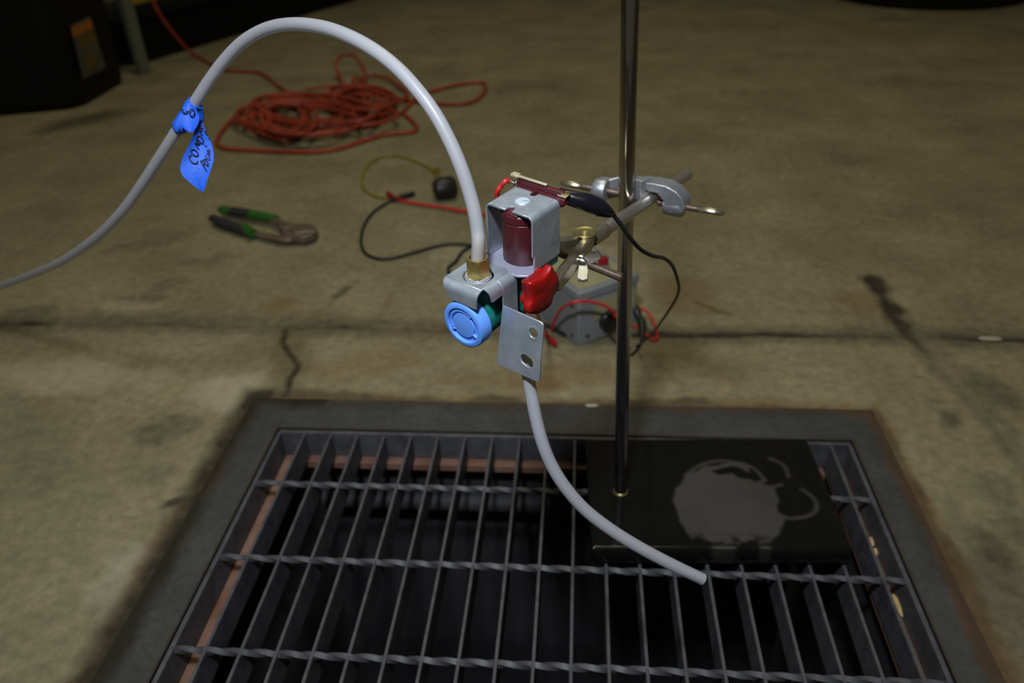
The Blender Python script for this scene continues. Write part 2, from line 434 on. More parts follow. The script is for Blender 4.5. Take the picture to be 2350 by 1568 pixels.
# pit below the grate
pit = bpy.data.objects.new('drain_pit', None); COL.objects.link(pit); pit.location = (.307, -.32, -.6); tag(pit, 'dark concrete drain pit under the steel grate', None, kind='structure')
IX0, IX1, IY0, IY1 = -3., 627., -632., -13.
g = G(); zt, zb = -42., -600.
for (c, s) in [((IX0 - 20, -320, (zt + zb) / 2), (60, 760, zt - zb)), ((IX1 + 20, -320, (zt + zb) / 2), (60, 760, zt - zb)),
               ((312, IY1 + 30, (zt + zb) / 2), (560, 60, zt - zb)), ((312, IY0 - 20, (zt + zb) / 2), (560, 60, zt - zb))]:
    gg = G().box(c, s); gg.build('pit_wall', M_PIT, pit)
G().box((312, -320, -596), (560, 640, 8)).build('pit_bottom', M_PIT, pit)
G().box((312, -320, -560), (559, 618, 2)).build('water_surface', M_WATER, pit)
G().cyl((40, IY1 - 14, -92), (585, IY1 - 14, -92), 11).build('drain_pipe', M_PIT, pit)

# ---- drain frame: four mitred kerbs with a rusty ledge
FR = thing('drain_surround', (307, 10, 0), 'dark grey steel frame set in the floor around the drain grate', 'frame')
def frame_mesh(quad):
    # dense top so that grime has its own edge
    p = [np.array(v, float) for v in quad]; n1, n2 = 160, 14; vs = []; fs = []
    for i in range(n1 + 1):
        a = p[0] + (p[1] - p[0]) * i / n1; b = p[3] + (p[2] - p[3]) * i / n1
        for j in range(n2 + 1): vs.append((*(a + (b - a) * j / n2), 0.))
    for i in range(n1):
        for j in range(n2): k = i * (n2 + 1) + j; fs.append((k, k + n2 + 1, k + n2 + 2, k + 1))
    top = np.array(vs); rim = [i * (n2 + 1) for i in range(n1 + 1)]; rim += [n1 * (n2 + 1) + j for j in range(1, n2 + 1)]
    rim += [i * (n2 + 1) + n2 for i in range(n1 - 1, -1, -1)]; rim += [j for j in range(n2 - 1, 0, -1)]
    b0 = len(vs); vs += [(vs[i][0], vs[i][1], -42.) for i in rim]; m = len(rim)
    for k in range(m): fs.append((rim[k], rim[(k + 1) % m], b0 + (k + 1) % m, b0 + k))
    fs.append(tuple(b0 + k for k in range(m)))
    return vs, fs
M_FRAME = attr_mat('frame_steel', lin(52, 51, 49), lin(68, 67, 65), [('rust', lin(84, 60, 40)), ('dirt', lin(30, 24, 12))], .55, 16., bump=.4, bscale=240.)
O_ = [(HX0, HY0), (HX1, HY0), (HX1, HY1), (HX0, HY1)]; I_ = [(IX0, IY0), (IX1, IY0), (IX1, IY1), (IX0, IY1)]
for a, b in ((0, 1), (1, 2), (2, 3), (3, 0)):
    vs, fs = frame_mesh([O_[a], O_[b], I_[b], I_[a]])
    g = G(); g.add(vs, fs); o = g.build('frame_side', M_FRAME, FR, smooth=False)
    V = np.array(vs); X, Y = V[:, 0], V[:, 1]
    eo = np.minimum.reduce([X - HX0, HX1 - X, HY1 - Y]); ei = np.maximum.reduce([IX0 - X, X - IX1, Y - IY1, IY0 - Y])
    nz = fbm(X, Y + 900, 40, 4)
    d = np.where(X < 40, 1., .35) * (1 - sstep(3, 24, eo + (nz - .5) * 26)); d = np.maximum(d, .5 * (1 - sstep(0, 4, ei)))
    r = np.where(X > 600, .9, .55) * (1 - sstep(2, 14, eo + (fbm(X + 80, Y, 46, 4) - .5) * 20)); r = np.maximum(r, .2 * (1 - sstep(1, 5, ei)))
    for nm, ar in (('dirt', d), ('rust', r)):
        at = o.data.attributes.new(nm, 'FLOAT', 'POINT'); at.data.foreach_set('value', np.clip(ar, 0, 1).astype(np.float32))
G().box((IX0 + 11.5, -322, -38.5), (23, 612, 8)).build('ledge', M_LEDGE, FR, label='rusty inner ledge of the frame')
G().box((IX1 - 11.5, -322, -38.5), (23, 612, 8)).build('ledge', M_LEDGE, FR)
G().box((312, IY1 - 9, -38), (577, 18, 8)).build('ledge', M_LEDGE, FR)
G().box((312, IY0 + 9, -38), (577, 18, 8)).build('ledge', M_LEDGE, FR)

# ---- grate: bearing bars, twisted cross bars, bands
GR = thing('drain_grate', (312, -320, -33), 'black steel bar grate with twisted cross bars over the drain', 'grate')
BS, CS = 30.16, 101.6
y0, y1 = IY1 - 5, IY0 + 4
def shared(name, me, parent, loc):
    o = bpy.data.objects.new(name, me); COL.objects.link(o); o.parent = parent; o.location = tuple((np.asarray(loc, float) - origin(parent)) * MM); return o
bb = G().box((0, 0, -16), (2.9, abs(y1 - y0) - 9, 32)).build('bearing_bar', M_GRATE, None, bevel=.5, smooth=False)
me_bar = bb.data; bpy.data.objects.remove(bb)
for b in range(1, 21):
    o = shared('bearing_bar', me_bar, GR, (b * BS, (y0 + y1) / 2, -.4))
    m = o.modifiers.new('bevel', 'BEVEL'); m.width = .5 * MM; m.segments = 1
gx = G(); L = IX1 - IX0 - 8; n = 220; vs = []; fs = []
for i in range(n + 1):
    a = i / n * L / 44 * math.pi
    for k in range(4):
        t = a + k * math.pi / 2; vs.append((i / n * L - L / 2, 3.3 * math.cos(t), 3.3 * math.sin(t)))
for i in range(n):
    for k in range(4): fs.append((i * 4 + k, i * 4 + (k + 1) % 4, i * 4 + 4 + (k + 1) % 4, i * 4 + 4 + k))
fs += [(0, 3, 2, 1), (n * 4, n * 4 + 1, n * 4 + 2, n * 4 + 3)]
gx.add(vs, fs); cb = gx.build('cross_bar', M_GRATE, None, angle=50); me_cb = cb.data; bpy.data.objects.remove(cb)
for c in range(1, 6): shared('cross_bar', me_cb, GR, ((IX0 + IX1) / 2, -CS * c, -3.2))
G().box(((IX0 + IX1) / 2, y0, -16.6), (L + 2, 4.4, 32)).build('end_band', M_GRATE, GR, bevel=.6, smooth=False)
G().box(((IX0 + IX1) / 2, y1, -16.6), (L + 2, 4.4, 32)).build('end_band', M_GRATE, GR, bevel=.6, smooth=False)
G().box((IX0 + 4, (y0 + y1) / 2, -16.6), (4.2, abs(y1 - y0) - 4.6, 32)).build('side_band', M_GRATE, GR, bevel=.5, smooth=False)
G().box((IX1 - 4, (y0 + y1) / 2, -16.6), (4.2, abs(y1 - y0) - 4.6, 32)).build('side_band', M_GRATE, GR, bevel=.5, smooth=False)

# ---- pale chips lying on the ledge
def chip(px, py, z, a, b, c, label, m_=M_TAN, grp='pale chips on the ledge of the drain'):
    p = on_z(px, py, z); g = G(); vs = []; fs = []; n = 9
    for i, (h, s) in enumerate(((0, .85), (.5, 1.), (1, .55))):
        for k in range(n):
            t = 2 * math.pi * k / n; r = s * (1 + rnd.uniform(-.18, .18)); vs.append(p + A(a * r * math.cos(t), b * r * math.sin(t), h * c))
    for i in range(2):
        for k in range(n): fs.append((i * n + k, i * n + (k + 1) % n, (i + 1) * n + (k + 1) % n, (i + 1) * n + k))
    fs += [tuple(range(n - 1, -1, -1)), tuple(2 * n + k for k in range(n))]
    g.add(vs, fs); solo(g, 'debris_chip', m_, p, label, 'debris', grp)
chip(2064, 1396, -34, 6, 15, 7, 'large pale tan chip lying beside the last grate bar')
chip(2003, 1247, -34, 4.5, 6, 5, 'small yellow tan chip on the ledge beside the black stand base')
chip(2010, 1271, -34, 4.5, 4.5, 5, 'rounded pale chip on the ledge next to the stand base corner')

M_WCHIP = mat('white_chip', lin(158, 150, 132), .8)
chip(2270, 779, -.5, 15, 5, 3, 'flat white chip lying in the floor joint near the dark crack', M_WCHIP, 'white flakes on the concrete floor')
chip(1357, 932, -.3, 8, 3, 2, 'small white flake on the concrete at the edge of the drain surround', M_WCHIP, 'white flakes on the concrete floor')
# ================================================================== RING STAND
ZB = 22.
c4 = [on_z(x, y, ZB)[:2] for x, y in ((1350, 1007), (1858, 1005), (1950, 1262), (1350, 1258))]
bc = np.mean(c4, axis=0); bu = nrm((c4[1] - c4[0]) + (c4[2] - c4[3])); bv = A(-bu[1], bu[0]); BW, BD = 228., 153.
ROD0 = on_z(1424, 1128, ZB); ROD_TOP = ROD0 + A(-10.4, 0, 440); ROD_DIR = nrm(ROD_TOP - ROD0)
RS = thing('ring_stand', (*bc, 0), 'laboratory ring stand with black rectangular base and polished steel rod', 'stand')
def base_mesh():
    nx, ny = 190, 128; xs = np.linspace(-BW / 2, BW / 2, nx + 1); ys = np.linspace(-BD / 2, BD / 2, ny + 1)
    vs = []; dust = []; U = bu; Vv = bv
    X, Y = np.meshgrid(xs, ys); WX = bc[0] + X * U[0] + Y * Vv[0]; WY = bc[1] + X * U[1] + Y * Vv[1]
    e = np.minimum(np.minimum(X + BW / 2, BW / 2 - X), np.minimum(Y + BD / 2, BD / 2 - Y)); Z = ZB - np.where(e < 2.2, (2.2 - e) ** 2 / 4, 0)
    k = lambda l: px_floor(l, ZB)
    blob = k([(1548, 1150), (1556, 1115), (1575, 1090), (1620, 1072), (1680, 1062), (1720, 1075), (1730, 1105), (1775, 1122), (1790, 1150), (1785, 1170), (1800, 1190), (1788, 1225), (1770, 1243), (1700, 1248), (1640, 1246), (1590, 1232), (1558, 1195)])
    wx = (fbm(WX, WY, 14, 4) - .5) * 9; wy = (fbm(WX + 90, WY + 40, 14, 4) - .5) * 9
    D = in_poly(WX + wx, WY + wy, blob) * (.55 + .7 * fbm(WX, WY, 40, 4))
    hole = k([(1625, 1082), (1680, 1068), (1725, 1085), (1728, 1100), (1700, 1098), (1680, 1088), (1650, 1090)]); D[in_poly(WX + wx, WY + wy, hole)] = 0
    sp = fbm(WX, WY, 7, 3); fr = sstep(-BD / 2 + 26, -BD / 2 + 5, Y); D *= np.clip(1 - fr * (sp > .50) * 1.0, 0, 1)
    for arc in ([(1575, 1090), (1610, 1067), (1660, 1058), (1720, 1070), (1755, 1100)], [(1755, 1102), (1740, 1112), (1765, 1118), (1795, 1112)], [(1765, 1052), (1795, 1065), (1808, 1085), (1808, 1095)], [(1840, 1123), (1868, 1145), (1874, 1168), (1855, 1184), (1815, 1190), (1790, 1182)]):
        pl = [tuple(p[:2]) for p in spline([on_z(x, y, ZB) for x, y in arc], 8)]
        D = np.maximum(D, .75 * (1 - sstep(.8, 2.6, dist_poly(WX, WY, pl))))
    for px in (1662, 1757):
        x = (on_z(px, 1258, ZB)[:2] - bc) @ bu; w = 13 if px < 1700 else 6
        D = np.maximum(D, .5 * (1 - sstep(w * .6, w, np.abs(X - x))) * (1 - sstep(0, 7, Y + BD / 2)))
    for _ in range(3): D = (D + np.roll(D, 1, 0) + np.roll(D, -1, 0) + np.roll(D, 1, 1) + np.roll(D, -1, 1)) / 5
    n = (nx + 1) * (ny + 1); V = [(a, b, z) for a, b, z in zip(WX.ravel(), WY.ravel(), Z.ravel())]; fs = []
    for j in range(ny):
        for i in range(nx): q = j * (nx + 1) + i; fs.append((q, q + 1, q + nx + 2, q + nx + 1))
    rim = [i for i in range(nx + 1)] + [j * (nx + 1) + nx for j in range(1, ny + 1)] + [ny * (nx + 1) + i for i in range(nx - 1, -1, -1)] + [j * (nx + 1) for j in range(ny - 1, 0, -1)]
    dl = list(D.ravel()); m = len(rim)
    for z_, f in ((3.5, .8), ):
        b0 = len(V)
        for q in rim: V.append((V[q][0], V[q][1], z_)); dl.append(dl[q] * f)
        for q in range(m): fs.append((rim[q], b0 + q, b0 + (q + 1) % m, rim[(q + 1) % m]))
        fs.append(tuple(b0 + q for q in range(m)))
    return V, fs, dl
V, fs, dl = base_mesh()
M_BASE = attr_mat('black_enamel', (.0035, .0035, .0035, 1), (.006, .0055, .005, 1), [('dust', lin(56, 52, 47))], .13, 60., bump=.012, bscale=500., rlayers=[('dust', .85)])
g = G(); g.add(V, fs); ob = g.build('base_plate', M_BASE, RS, label='black enamelled base plate with dried grey stains', angle=60)
at = ob.data.attributes.new('dust', 'FLOAT', 'POINT'); at.data.foreach_set('value', np.array(dl, np.float32))
for sx in (-1, 1):
    for sy in (-1, 1):
        p = bc + bu * sx * 98 + bv * sy * 60; G().lathe([(7, 0), (8, 4)], (*p, .0), (0, 0, 1), 16).build('foot', M_RUBBER, RS)
G().cyl(ROD0 - ROD_DIR * 14, ROD0 + ROD_DIR * 600, 6.1, 40).build('rod', M_CHROME, RS, label='polished steel upright rod')
G().lathe([(6.3, 0), (7.4, 0.1), (7.2, .8), (6.3, 1.6)], ROD0, (0, 0, 1), 32).build('collar', M_BRASSY, RS)

# ================================================================== UTILITY CLAMP (holds the valve)
VM = np.array([[0.83304, 0.55314, 0.00898], [-0.55077, 0.83078, -0.08037], [-0.05192, 0.06201, 0.99672]]); VP0 = A(308.266, -302.677, 383.462)
VA, VB_, VC = VM[:, 0], VM[:, 1], VM[:, 2]
def vl(x, y, z): return VP0 + VM @ A(x, y, z)
def v_on(px, py, axis, val):                       # pixel onto a plane of the valve's own axes
    return on_pl(px, py, VP0 + VM[:, axis] * val, VM[:, axis])

ZA = 319.8
A0 = on_z(1352, 552, ZA); A1 = on_z(1577, 401, ZA); AD = nrm(A1 - A0); A_S = nrm(np.cross(AD, A(0, 0, 1)))   # arm axis, sideways
UC = thing('utility_clamp', A0, 'two prong utility clamp with red sleeved jaws gripping the valve', 'clamp')
G().cyl(A0 + AD * 6, A1, 4.75, 32).build('extension_rod', M_ARMROD, UC, label='polished steel extension rod')
G().lathe([(4.8, 0), (5.6, .3), (5.8, 3), (5.8, 18), (5.4, 19.5), (4.8, 20)], A0 + AD * 2, AD, 32).build('ferrule', M_NICKEL, UC)
PV = on_z(1342, 556, ZA + 3)                       # pivot
WT = vl(6.5, 12, -47)                              # near jaw tip, beside the valve body
WT2 = vl(-40.5, 13, -44)                             # far jaw tip on the other side
for (p, q, nm) in ((PV + A_S * 2.5, WT, 'jaw'), (PV - A_S * 2.5, WT2 + VA * 2, 'jaw')):
    d = nrm(q - p); sd = nrm(np.cross(d, A(0, 0, 1))); up = np.cross(sd, d); L = np.linalg.norm(q - p)
    poly = [p - d * 7 - up * 4.5, p - d * 7 + up * 4.5, p + d * 8 + up * 5, p + d * L * .75 + up * 4.5, q + up * 3, q - up * 4.5, p + d * L * .7 - up * 6, p + d * 12 - up * 6]
    g = G().prism([v - sd * 3.2 for v in poly], sd * 6.4)
    g.build(nm, M_NICKEL, UC, bevel=1.2)
for k, z in ((0, 7.2), (1, -9.5)):
    o = PV + A(0, 0, z)
    G().lathe([(1.5, -1.2), (7.9, -1.0), (8.2, 0), (7.7, .9), (6.6, .45), (2.9, .3), (2.7, 1.3), (1.4, 1.8), (0, 1.85)] if k == 0 else [(2, -1), (7, -1), (7.2, .4), (2, .8)], o, (0, 0, 1), 36).build('pivot_washer', M_BRASSY, UC, label='brass coloured pivot washer')
G().cyl(PV + A(0, 0, -9), PV + A(0, 0, 7), 2.4, 16).build('pivot_pin', M_BRASSY, UC)
# red vinyl jaw sleeve, crumpled
out = [(1268, 610), (1274, 620), (1282, 632), (1284, 648), (1281, 668), (1272, 681), (1266, 700), (1252, 713), (1225, 721), (1203, 722), (1201, 708), (1207, 690), (1206, 668), (1205, 652), (1216, 645), (1240, 637), (1258, 626)]
def sleeve(off, thick, nm, flip=1):
    P0 = [v_on(x + (13 if x < 1230 else 5 if x < 1245 else 0), y, 0, off) for x, y in out]; P = spline(P0, 3, closed=True); c = P.mean(0); g = G(); vs = []; fs = []; n = len(P)
    rings = [(.72, -9.4), (.80, -thick - 1.2), (.97, -thick), (.99, -thick * .5), (.99, -1), (.96, 0), (.86, .7), (.6, 1.0), (.3, 1.1)]
    for s, h in rings:
        for k, p in enumerate(P):
            w = (fbm(np.array([p[1] * 3 + s * 20]), np.array([p[2] * 3 + off]), 14, 3)[0] - .5) * 1.1
            vs.append(c + (p - c) * s + VA * flip * (h + (w if h > -1 else 0)))
    for i in range(len(rings) - 1):
        for k in range(n): fs.append((i * n + k, i * n + (k + 1) % n, (i + 1) * n + (k + 1) % n, (i + 1) * n + k))
    fs += [tuple(range(n - 1, -1, -1)), tuple((len(rings) - 1) * n + k for k in range(n))]
    g.add(vs, fs); g.build(nm, M_RED, UC, label='red vinyl jaw sleeve', angle=70)
sleeve(9., 4.5, 'jaw_sleeve')
g = G().prism([vl(-42.0, y, z) for y, z in ((0, -40), (24, -38), (26, -52), (14, -64), (-4, -62))], VA * 7); g.build('jaw_sleeve', M_RED, UC, bevel=1.5)
# adjusting screw with wing nut
jd = nrm(WT - PV); S0 = PV + jd * (np.linalg.norm(WT - PV) * .42)
n_ = nrm(np.cross(jd, A(0, 0, 1)))
SE = at_d(1426, 637, depth(S0) - 14); SD = nrm(SE - S0); SL = np.linalg.norm(SE - S0)
prof = [(0, -28)]
h = -28.
while h < SL: prof += [(2.35, h), (2.85, h + .5)]; h += 1.0
prof += [(2.2, SL), (0, SL)]
G().lathe(prof, S0, SD, 18).build('adjusting_screw', M_SCREW, UC, label='threaded adjusting screw', angle=80)
HB = S0 + SD * 8.0
wn = G().lathe([(2.9, -3.5), (5.0, -3.5), (5.2, -2), (4.4, 1.5), (3.6, 3), (2.9, 3)], HB, SD, 28).build('wing_nut', M_SHINY, UC, label='steel wing nut')
for (px, py) in ((1377, 583), (1338, 646)):
    e = at_d(px, py, depth(HB) - 9); d = nrm(e - HB); L = np.linalg.norm(e - HB); nn = nrm(np.cross(d, SD)); b2 = np.cross(nn, d)
    poly = [HB + d * 2.5 - b2 * 3.2, HB + d * (L * .6) - b2 * 3.8, HB + d * (L - 1) - b2 * 3.2, HB + d * L, HB + d * (L - 1) + b2 * 3.0, HB + d * (L * .5) + b2 * 3.2, HB + d * 2.5 + b2 * 2.2]
    G().prism([p - nn * 1.6 for p in poly], nn * 3.2).build('wing', M_WING, wn, bevel=.6)

# ================================================================== BOSS HEAD (clamp holder)
Q0 = on_z(1502, 452, ZA); SR = nrm(on_z(1655, 487, ZA) - on_z(1515, 464, ZA)); SR = nrm(SR * A(1, 1, 0)); TR = A(-SR[1], SR[0], 0)
if TR @ AD < 0: TR = -TR
CH = thing('clamp_holder', (*ROD0[:2], ZA - 16), 'cast aluminium right angle clamp holder joining the upright rod and the extension rod', 'clamp holder')
pf = Q0 - TR * 8
arch = [(1449, 428), (1455, 421), (1470, 419), (1500, 422), (1528, 428), (1550, 440), (1564, 455), (1571, 472), (1568, 488), (1534, 490), (1527, 472), (1518, 455), (1507, 444), (1492, 440), (1476, 445), (1463, 455), (1455, 470), (1449, 482)]
P = [on_pl(x, y, pf, TR) for x, y in arch]
body = G().prism(P, TR * 16)
# hook behind the upright rod to the far collar
rz = lambda z: ROD0 + ROD_DIR * ((z - ZB) / ROD_DIR[2])
SLp0, SLp1 = on_z(1300, 417, ZA + 8), on_z(1425, 440, ZA + 8)
SLd = nrm((SLp1 - SLp0) * A(1, 1, 0)); SLn = A(-SLd[1], SLd[0], 0)
RC = rz(ZA + 8); CL = on_pl(1380, 436, RC, SLn)
hk = [RC + SLd * 9.0 + SLn * 6, RC + SLd * 14 + SLn * 14, RC + SLn * 16, CL + SLn * 9 + SLd * 5, CL + SLn * 7 - SLd * 5, CL + SLd * 5 + SLn * 3, RC - SLd * 9 + SLn * 8.0, RC + SLn * 8]
body.prism([p - A(0, 0, 8) for p in hk], A(0, 0, 16))
CLc = CL.copy()
body.lathe([(3.2, -5.5), (8.0, -5.5), (8.8, -4), (8.8, 4), (8, 5.5), (3.2, 5.5)], CLc, SLd, 32)
CRc = on_pl(1549, 471, Q0, TR)
body.lathe([(3.2, -8), (7.6, -8), (8.2, -6), (8.6, 5), (7.8, 7.5), (3.2, 7.5)], CRc, SR, 32)
body.build('casting', M_ALU, CH, label='cast aluminium body', bevel=2.2, bseg=3)
def thumb(p, d, L0, L1, oval, up, nm='thumb_screw'):
    pr = [(0, L0)]; h = L0
    while h < L1: pr += [(2.3, h), (2.9, h + .6)]; h += 1.2
    pr += [(2.4, L1), (0, L1)]
    sc = G().lathe(pr, p, d, 18).build(nm, M_SCREW, CH, label='rusty threaded thumb screw', angle=80)
    c = p + d * (L1 + oval * .85); u = nrm(d); sd = nrm(np.cross(u, up)); g = G()
    ring = [c + u * oval * math.cos(t) + sd * oval * .62 * math.sin(t) for t in np.linspace(0, 2 * math.pi, 40, endpoint=False)]
    g.tube(ring, 2.1, 10, closed=True)
    vs = [c + u * (oval - 1) * math.cos(t) + sd * (oval * .62 - 1) * math.sin(t) for t in np.linspace(0, 2 * math.pi, 40, endpoint=False)]
    g.prism([v - np.cross(u, sd) * .7 for v in vs], np.cross(u, sd) * 1.4)
    g.build('thumb_grip', M_NICKEL, sc, label='flattened oval screw grip')
thumb(CRc, SR, -14, 20, 9.0, A(0, 0, 1) + TR * .35)
thumb(CLc, -SLd, -17, 17, 9.0, A(0, 0, 1) + SLn * .35)

# ================================================================== SOLENOID WATER VALVE
VV = thing('water_valve', vl(-17, 0, -90), 'solenoid water valve with maroon coil and zinc mounting bracket', 'valve')
BWd, BDp, BH = 34.1, 26.5, 30.3; th = 1.3; rr = 3.6
def arcpts(cx, cz, r, a0, a1, n=7): return [(cx + r * math.cos(a0 + (a1 - a0) * i / n), cz + r * math.sin(a0 + (a1 - a0) * i / n)) for i in range(n + 1)]
# side walls with rounded shoulders (profiles across, pushed along the depth)
g = G(); pi = math.pi
zb_ = -35.0
pr_ = [(0 - th, zb_)] + [(0, zb_)] + arcpts(-rr, -rr, rr, 0, pi / 2) + arcpts(-rr, -rr, rr - th, pi / 2, 0)
pl_ = [(-BWd + th, zb_)] + arcpts(-BWd + rr, -rr, rr - th, pi, pi / 2) + arcpts(-BWd + rr, -rr, rr, pi / 2, pi) + [(-BWd, zb_)]
cut = 25.5                                          # shoulder height where the wall steps in
g.prism([vl(x, 0, z) for x, z in [(-th, -cut), (0, -cut)] + pr_[2:]], VB_ * BDp)
g.prism([vl(-th, y, z) for y, z in ((1.2, zb_), (1.2, -cut), (BDp, -cut), (BDp, zb_))], VA * th)
g.prism([vl(x, 0, z) for x, z in pl_], VB_ * BDp)
# flat top with a slot in each open edge
x0, x1, xm = -BWd + rr, -rr, -BWd / 2; sw = 2.2
slot = lambda yy, s: [(xm + s * sw, yy)] + [(xm + s * sw * math.cos(t), yy + (2.6 + sw * math.sin(t)) * (1 if yy < 5 else -1)) for t in np.linspace(0, pi, 9)] + [(xm - s * sw, yy)]
tp = [(x0, 0)] + slot(0, -1) + [(x1, 0), (x1, BDp)] + slot(BDp, 1) + [(x0, BDp)]
g.prism([vl(x, y, -th) for x, y in tp], VC * th)
g.build('coil_bracket', M_ZINC, VV, label='zinc plated steel yoke around the coil', bevel=.25, bseg=1)
pc = vl(xm, 13.2, 0)
pg = G().lathe([(0, -.6), (4.2, -.6), (4.2, .1), (3.9, .35), (0, .35)], pc, VC, 36).build('armature_cap', M_ARM, VV, label='bright round armature end with a green mark')
G().lathe([(4.35, -.1), (4.5, .25), (4.9, .3), (5.2, .05)], pc, VC, 40, cap=False).build('armature_rim', M_ZINC2, pg)
G().box(vl(xm + 1.6, 13.9, .42), (3.8, .55, .1), (nrm(VA * .93 + VB_ * .36), nrm(VB_ * .93 - VA * .36), VC)).build('ink_mark', M_TIP, pg)
cc = vl(xm + 1.2, 11.6, 0)
G().lathe([(9, -34.8), (12.0, -34.8), (12.3, -34.2), (12.3, -9.2), (11.9, -8.9), (11.9, -8.2), (12.5, -7.9), (12.5, -4.0), (11.6, -2.8), (9.5, -1.5)], cc, VC, 48).build('coil', M_MAROON, VV, label='maroon moulded coil')
G().prism([vl(x, y, -10) for x, y in ((xm - 4, -.3), (xm + 6, -.3), (xm + 7, 6), (xm - 5, 6))], VC * 8).build('coil_key', M_MAROON, VV, bevel=1.0)
# terminal block across the rear top
tb = G(); tb.prism([vl(-31.5, 27.2, z) for z in (-5,)] + [vl(-31.5, 27.2, 4.6), vl(1.2, 27.2, 4.6), vl(1.2, 27.2, -5)], VB_ * 3.2)
tb.prism([vl(-31.5, 25.8, -3), vl(-31.5, 25.8, 1.2), vl(3.2, 25.8, 1.2), vl(3.2, 25.8, -3)], VB_ * 5)
tbo = tb.build('terminal_block', M_MAROON, VV, bevel=.6)
g = G(); d_ = nrm(VA * .985 + VC * .02)
g.box(vl(-22.5, 28.2, 5.9), (24, 2.0, 1.0), (VA, VB_, VC)); g.box(vl(-33.3, 28.0, 6.3), (5.0, 4.2, 1.5), (VA, VB_, VC))
g.build('spade_terminal', M_PALEB, tbo, label='bright brass spade terminal', bevel=.3)
g = G(); g.box(vl(.6, 28.4, 2.2), (6, 3.0, .9), (VA, VB_, VC)); g.build('spade_terminal', M_PALEB, tbo, bevel=.2)
g = G()
for (x, y, z, r) in ((-34.5, 27.5, .8, 1.5), (-36.6, 27.2, 1.4, 1.3), (-38.8, 26.6, 1.6, 1.6), (-32.8, 28, 1.4, 1.2)): g.lathe([(0, -r), (r * .8, -r * .6), (r, 0), (r * .8, r * .6), (0, r)], vl(x, y, z), VA, 12)
g.build('solder_joint', M_SHINY, tbo, label='lumpy bright solder on the terminal')
# base plate under the coil
ZP = -34.6
g = G(); g.prism([vl(x, y, ZP - .6) for x, y in ((-36, 0), (-29, -6.5), (-22, -8), (-6, -8.2), (-.4, -4.5), (-.4, 26), (-36, 26))], VC * -1.6)
g.build('coil_base', M_ZINC2, VV, label='lilac tinted steel plate under the coil', bevel=.4)
# mounting bracket: top sheet with rolled edges, side flange and tab
XL, XR, YF, YB = -38.9, -7.3, -37.6, -6.0; R_ = 5.0; t2 = 1.3
NX, NY = -23.8, -21.2
hole = [vl(NX + 9.0 * math.cos(t), NY + 9.0 * math.sin(t), ZP) for t in np.linspace(0, 2 * pi, 40, endpoint=False)]
g = G()
g.prism([vl(x, y, ZP) for x, y in ((XL, YF + R_), (XR - R_, YF + R_), (XR - R_, YB - 2), (XR - 8, YB), (XL + 3, YB), (XL, YB - 3))], VC * -t2, [hole])
# rolled front lip
def roll(prof, vec_fn, inner=True): pass
ang = np.linspace(pi / 2, 0, 10)
def lip_profile(r, drop): return [(r * math.cos(a), r * math.sin(a)) for a in ang] + [(r, -drop)]
lo = lip_profile(R_, 6.5); li = lip_profile(R_ - t2, 6.5)
def lip(a_pts, n_out, n_along, L_fn):
    """sweep an L shaped rolled lip; a_pts (start,end) along n_along"""
    pass
def sweep_lip(base, out, along, l0, l1, drop, taper0=0., taper1=0.):
    # base: point at roll start; out: outward unit, along: unit; sheet rolls from VC-up plane down
    op = lip_profile(R_, drop); ip = lip_profile(R_ - t2, drop); n = len(op); vs = []; fs = []
    for pts in (op, ip):
        for (o_, z_) in pts:
            k = max(0., (R_ - z_) / (R_ + drop))
            c = base + out * o_ + VC * (z_ - R_)
            vs += [c + along * (l0 + taper0 * k), c + along * (l1 - taper1 * k)]
    N = 2 * n
    for i in range(n - 1):
        fs.append((2 * i, 2 * i + 1, 2 * i + 3, 2 * i + 2)); j = N + 2 * i; fs.append((j, j + 2, j + 3, j + 1))
        fs.append((2 * i, 2 * i + 2, j + 2, j)); fs.append((2 * i + 1, j + 1, j + 3, 2 * i + 3))
    fs.append((0, N, N + 1, 1)); e = 2 * (n - 1); fs.append((e, e + 1, N + e + 1, N + e))
    g.add(vs, fs)
sweep_lip(vl(XL, YF + R_, ZP), -VB_, VA, 0, XR - XL - 4.6, 5.8, 6.5, .5)                     # front lip
sweep_lip(vl(XR - R_, YF + R_ + 1.8, ZP), VA, VB_, 0, 11.5, 3.4, 1.5, 0)                   # short side lip
YM = YF + R_ + 13.2
sweep_lip(vl(XR - R_, YM, ZP), VA, VB_, 0, YB - YM, 50.0, 0, 0)                            # long side flange
g.prism([vl(XR - R_ - .2, YM - 2.2, ZP), vl(XR - R_ - .2, YM + .2, ZP), vl(XR - 1.6, YM + .2, ZP - 2), vl(XR - R_ + 1.5, YM - 1.6, ZP - .3)], VC * -1.3)
mb = g.build('mounting_bracket', M_ZINC, VV, label='zinc plated mounting bracket with rolled lips', bevel=.3, bseg=1, angle=30)
# drilled tab turned out from the side flange, leaning a little to the front
tl, tr_, br, bl = vl(-6.4, -21.6, -48.6), vl(23.0, -22.2, -48.6), vl(24.6, -28.4, -86.4), vl(-7.6, -28.4, -87.8)
tn = nrm(np.cross(tr_ - tl, bl - tl))
h1 = on_pl(1224, 765, tl, tn); h2 = on_pl(1209, 829, tl, tn); ta = nrm(tr_ - tl); tv = np.cross(tn, ta)
circ = lambda c, r, k=28: [c + ta * r * math.cos(t) + tv * r * math.sin(t) for t in np.linspace(0, 2 * pi, k, endpoint=False)]
oval = [h2 + (ta * .95 + tv * .30) * (1.7 * (1 if math.cos(t) > 0 else -1) + 3.1 * math.cos(t)) + (tv * .95 - ta * .30) * 3.1 * math.sin(t) for t in np.linspace(.01, 2 * pi + .01, 32, endpoint=False)]
pr2 = lambda p: p - tn * ((p - tl) @ tn)
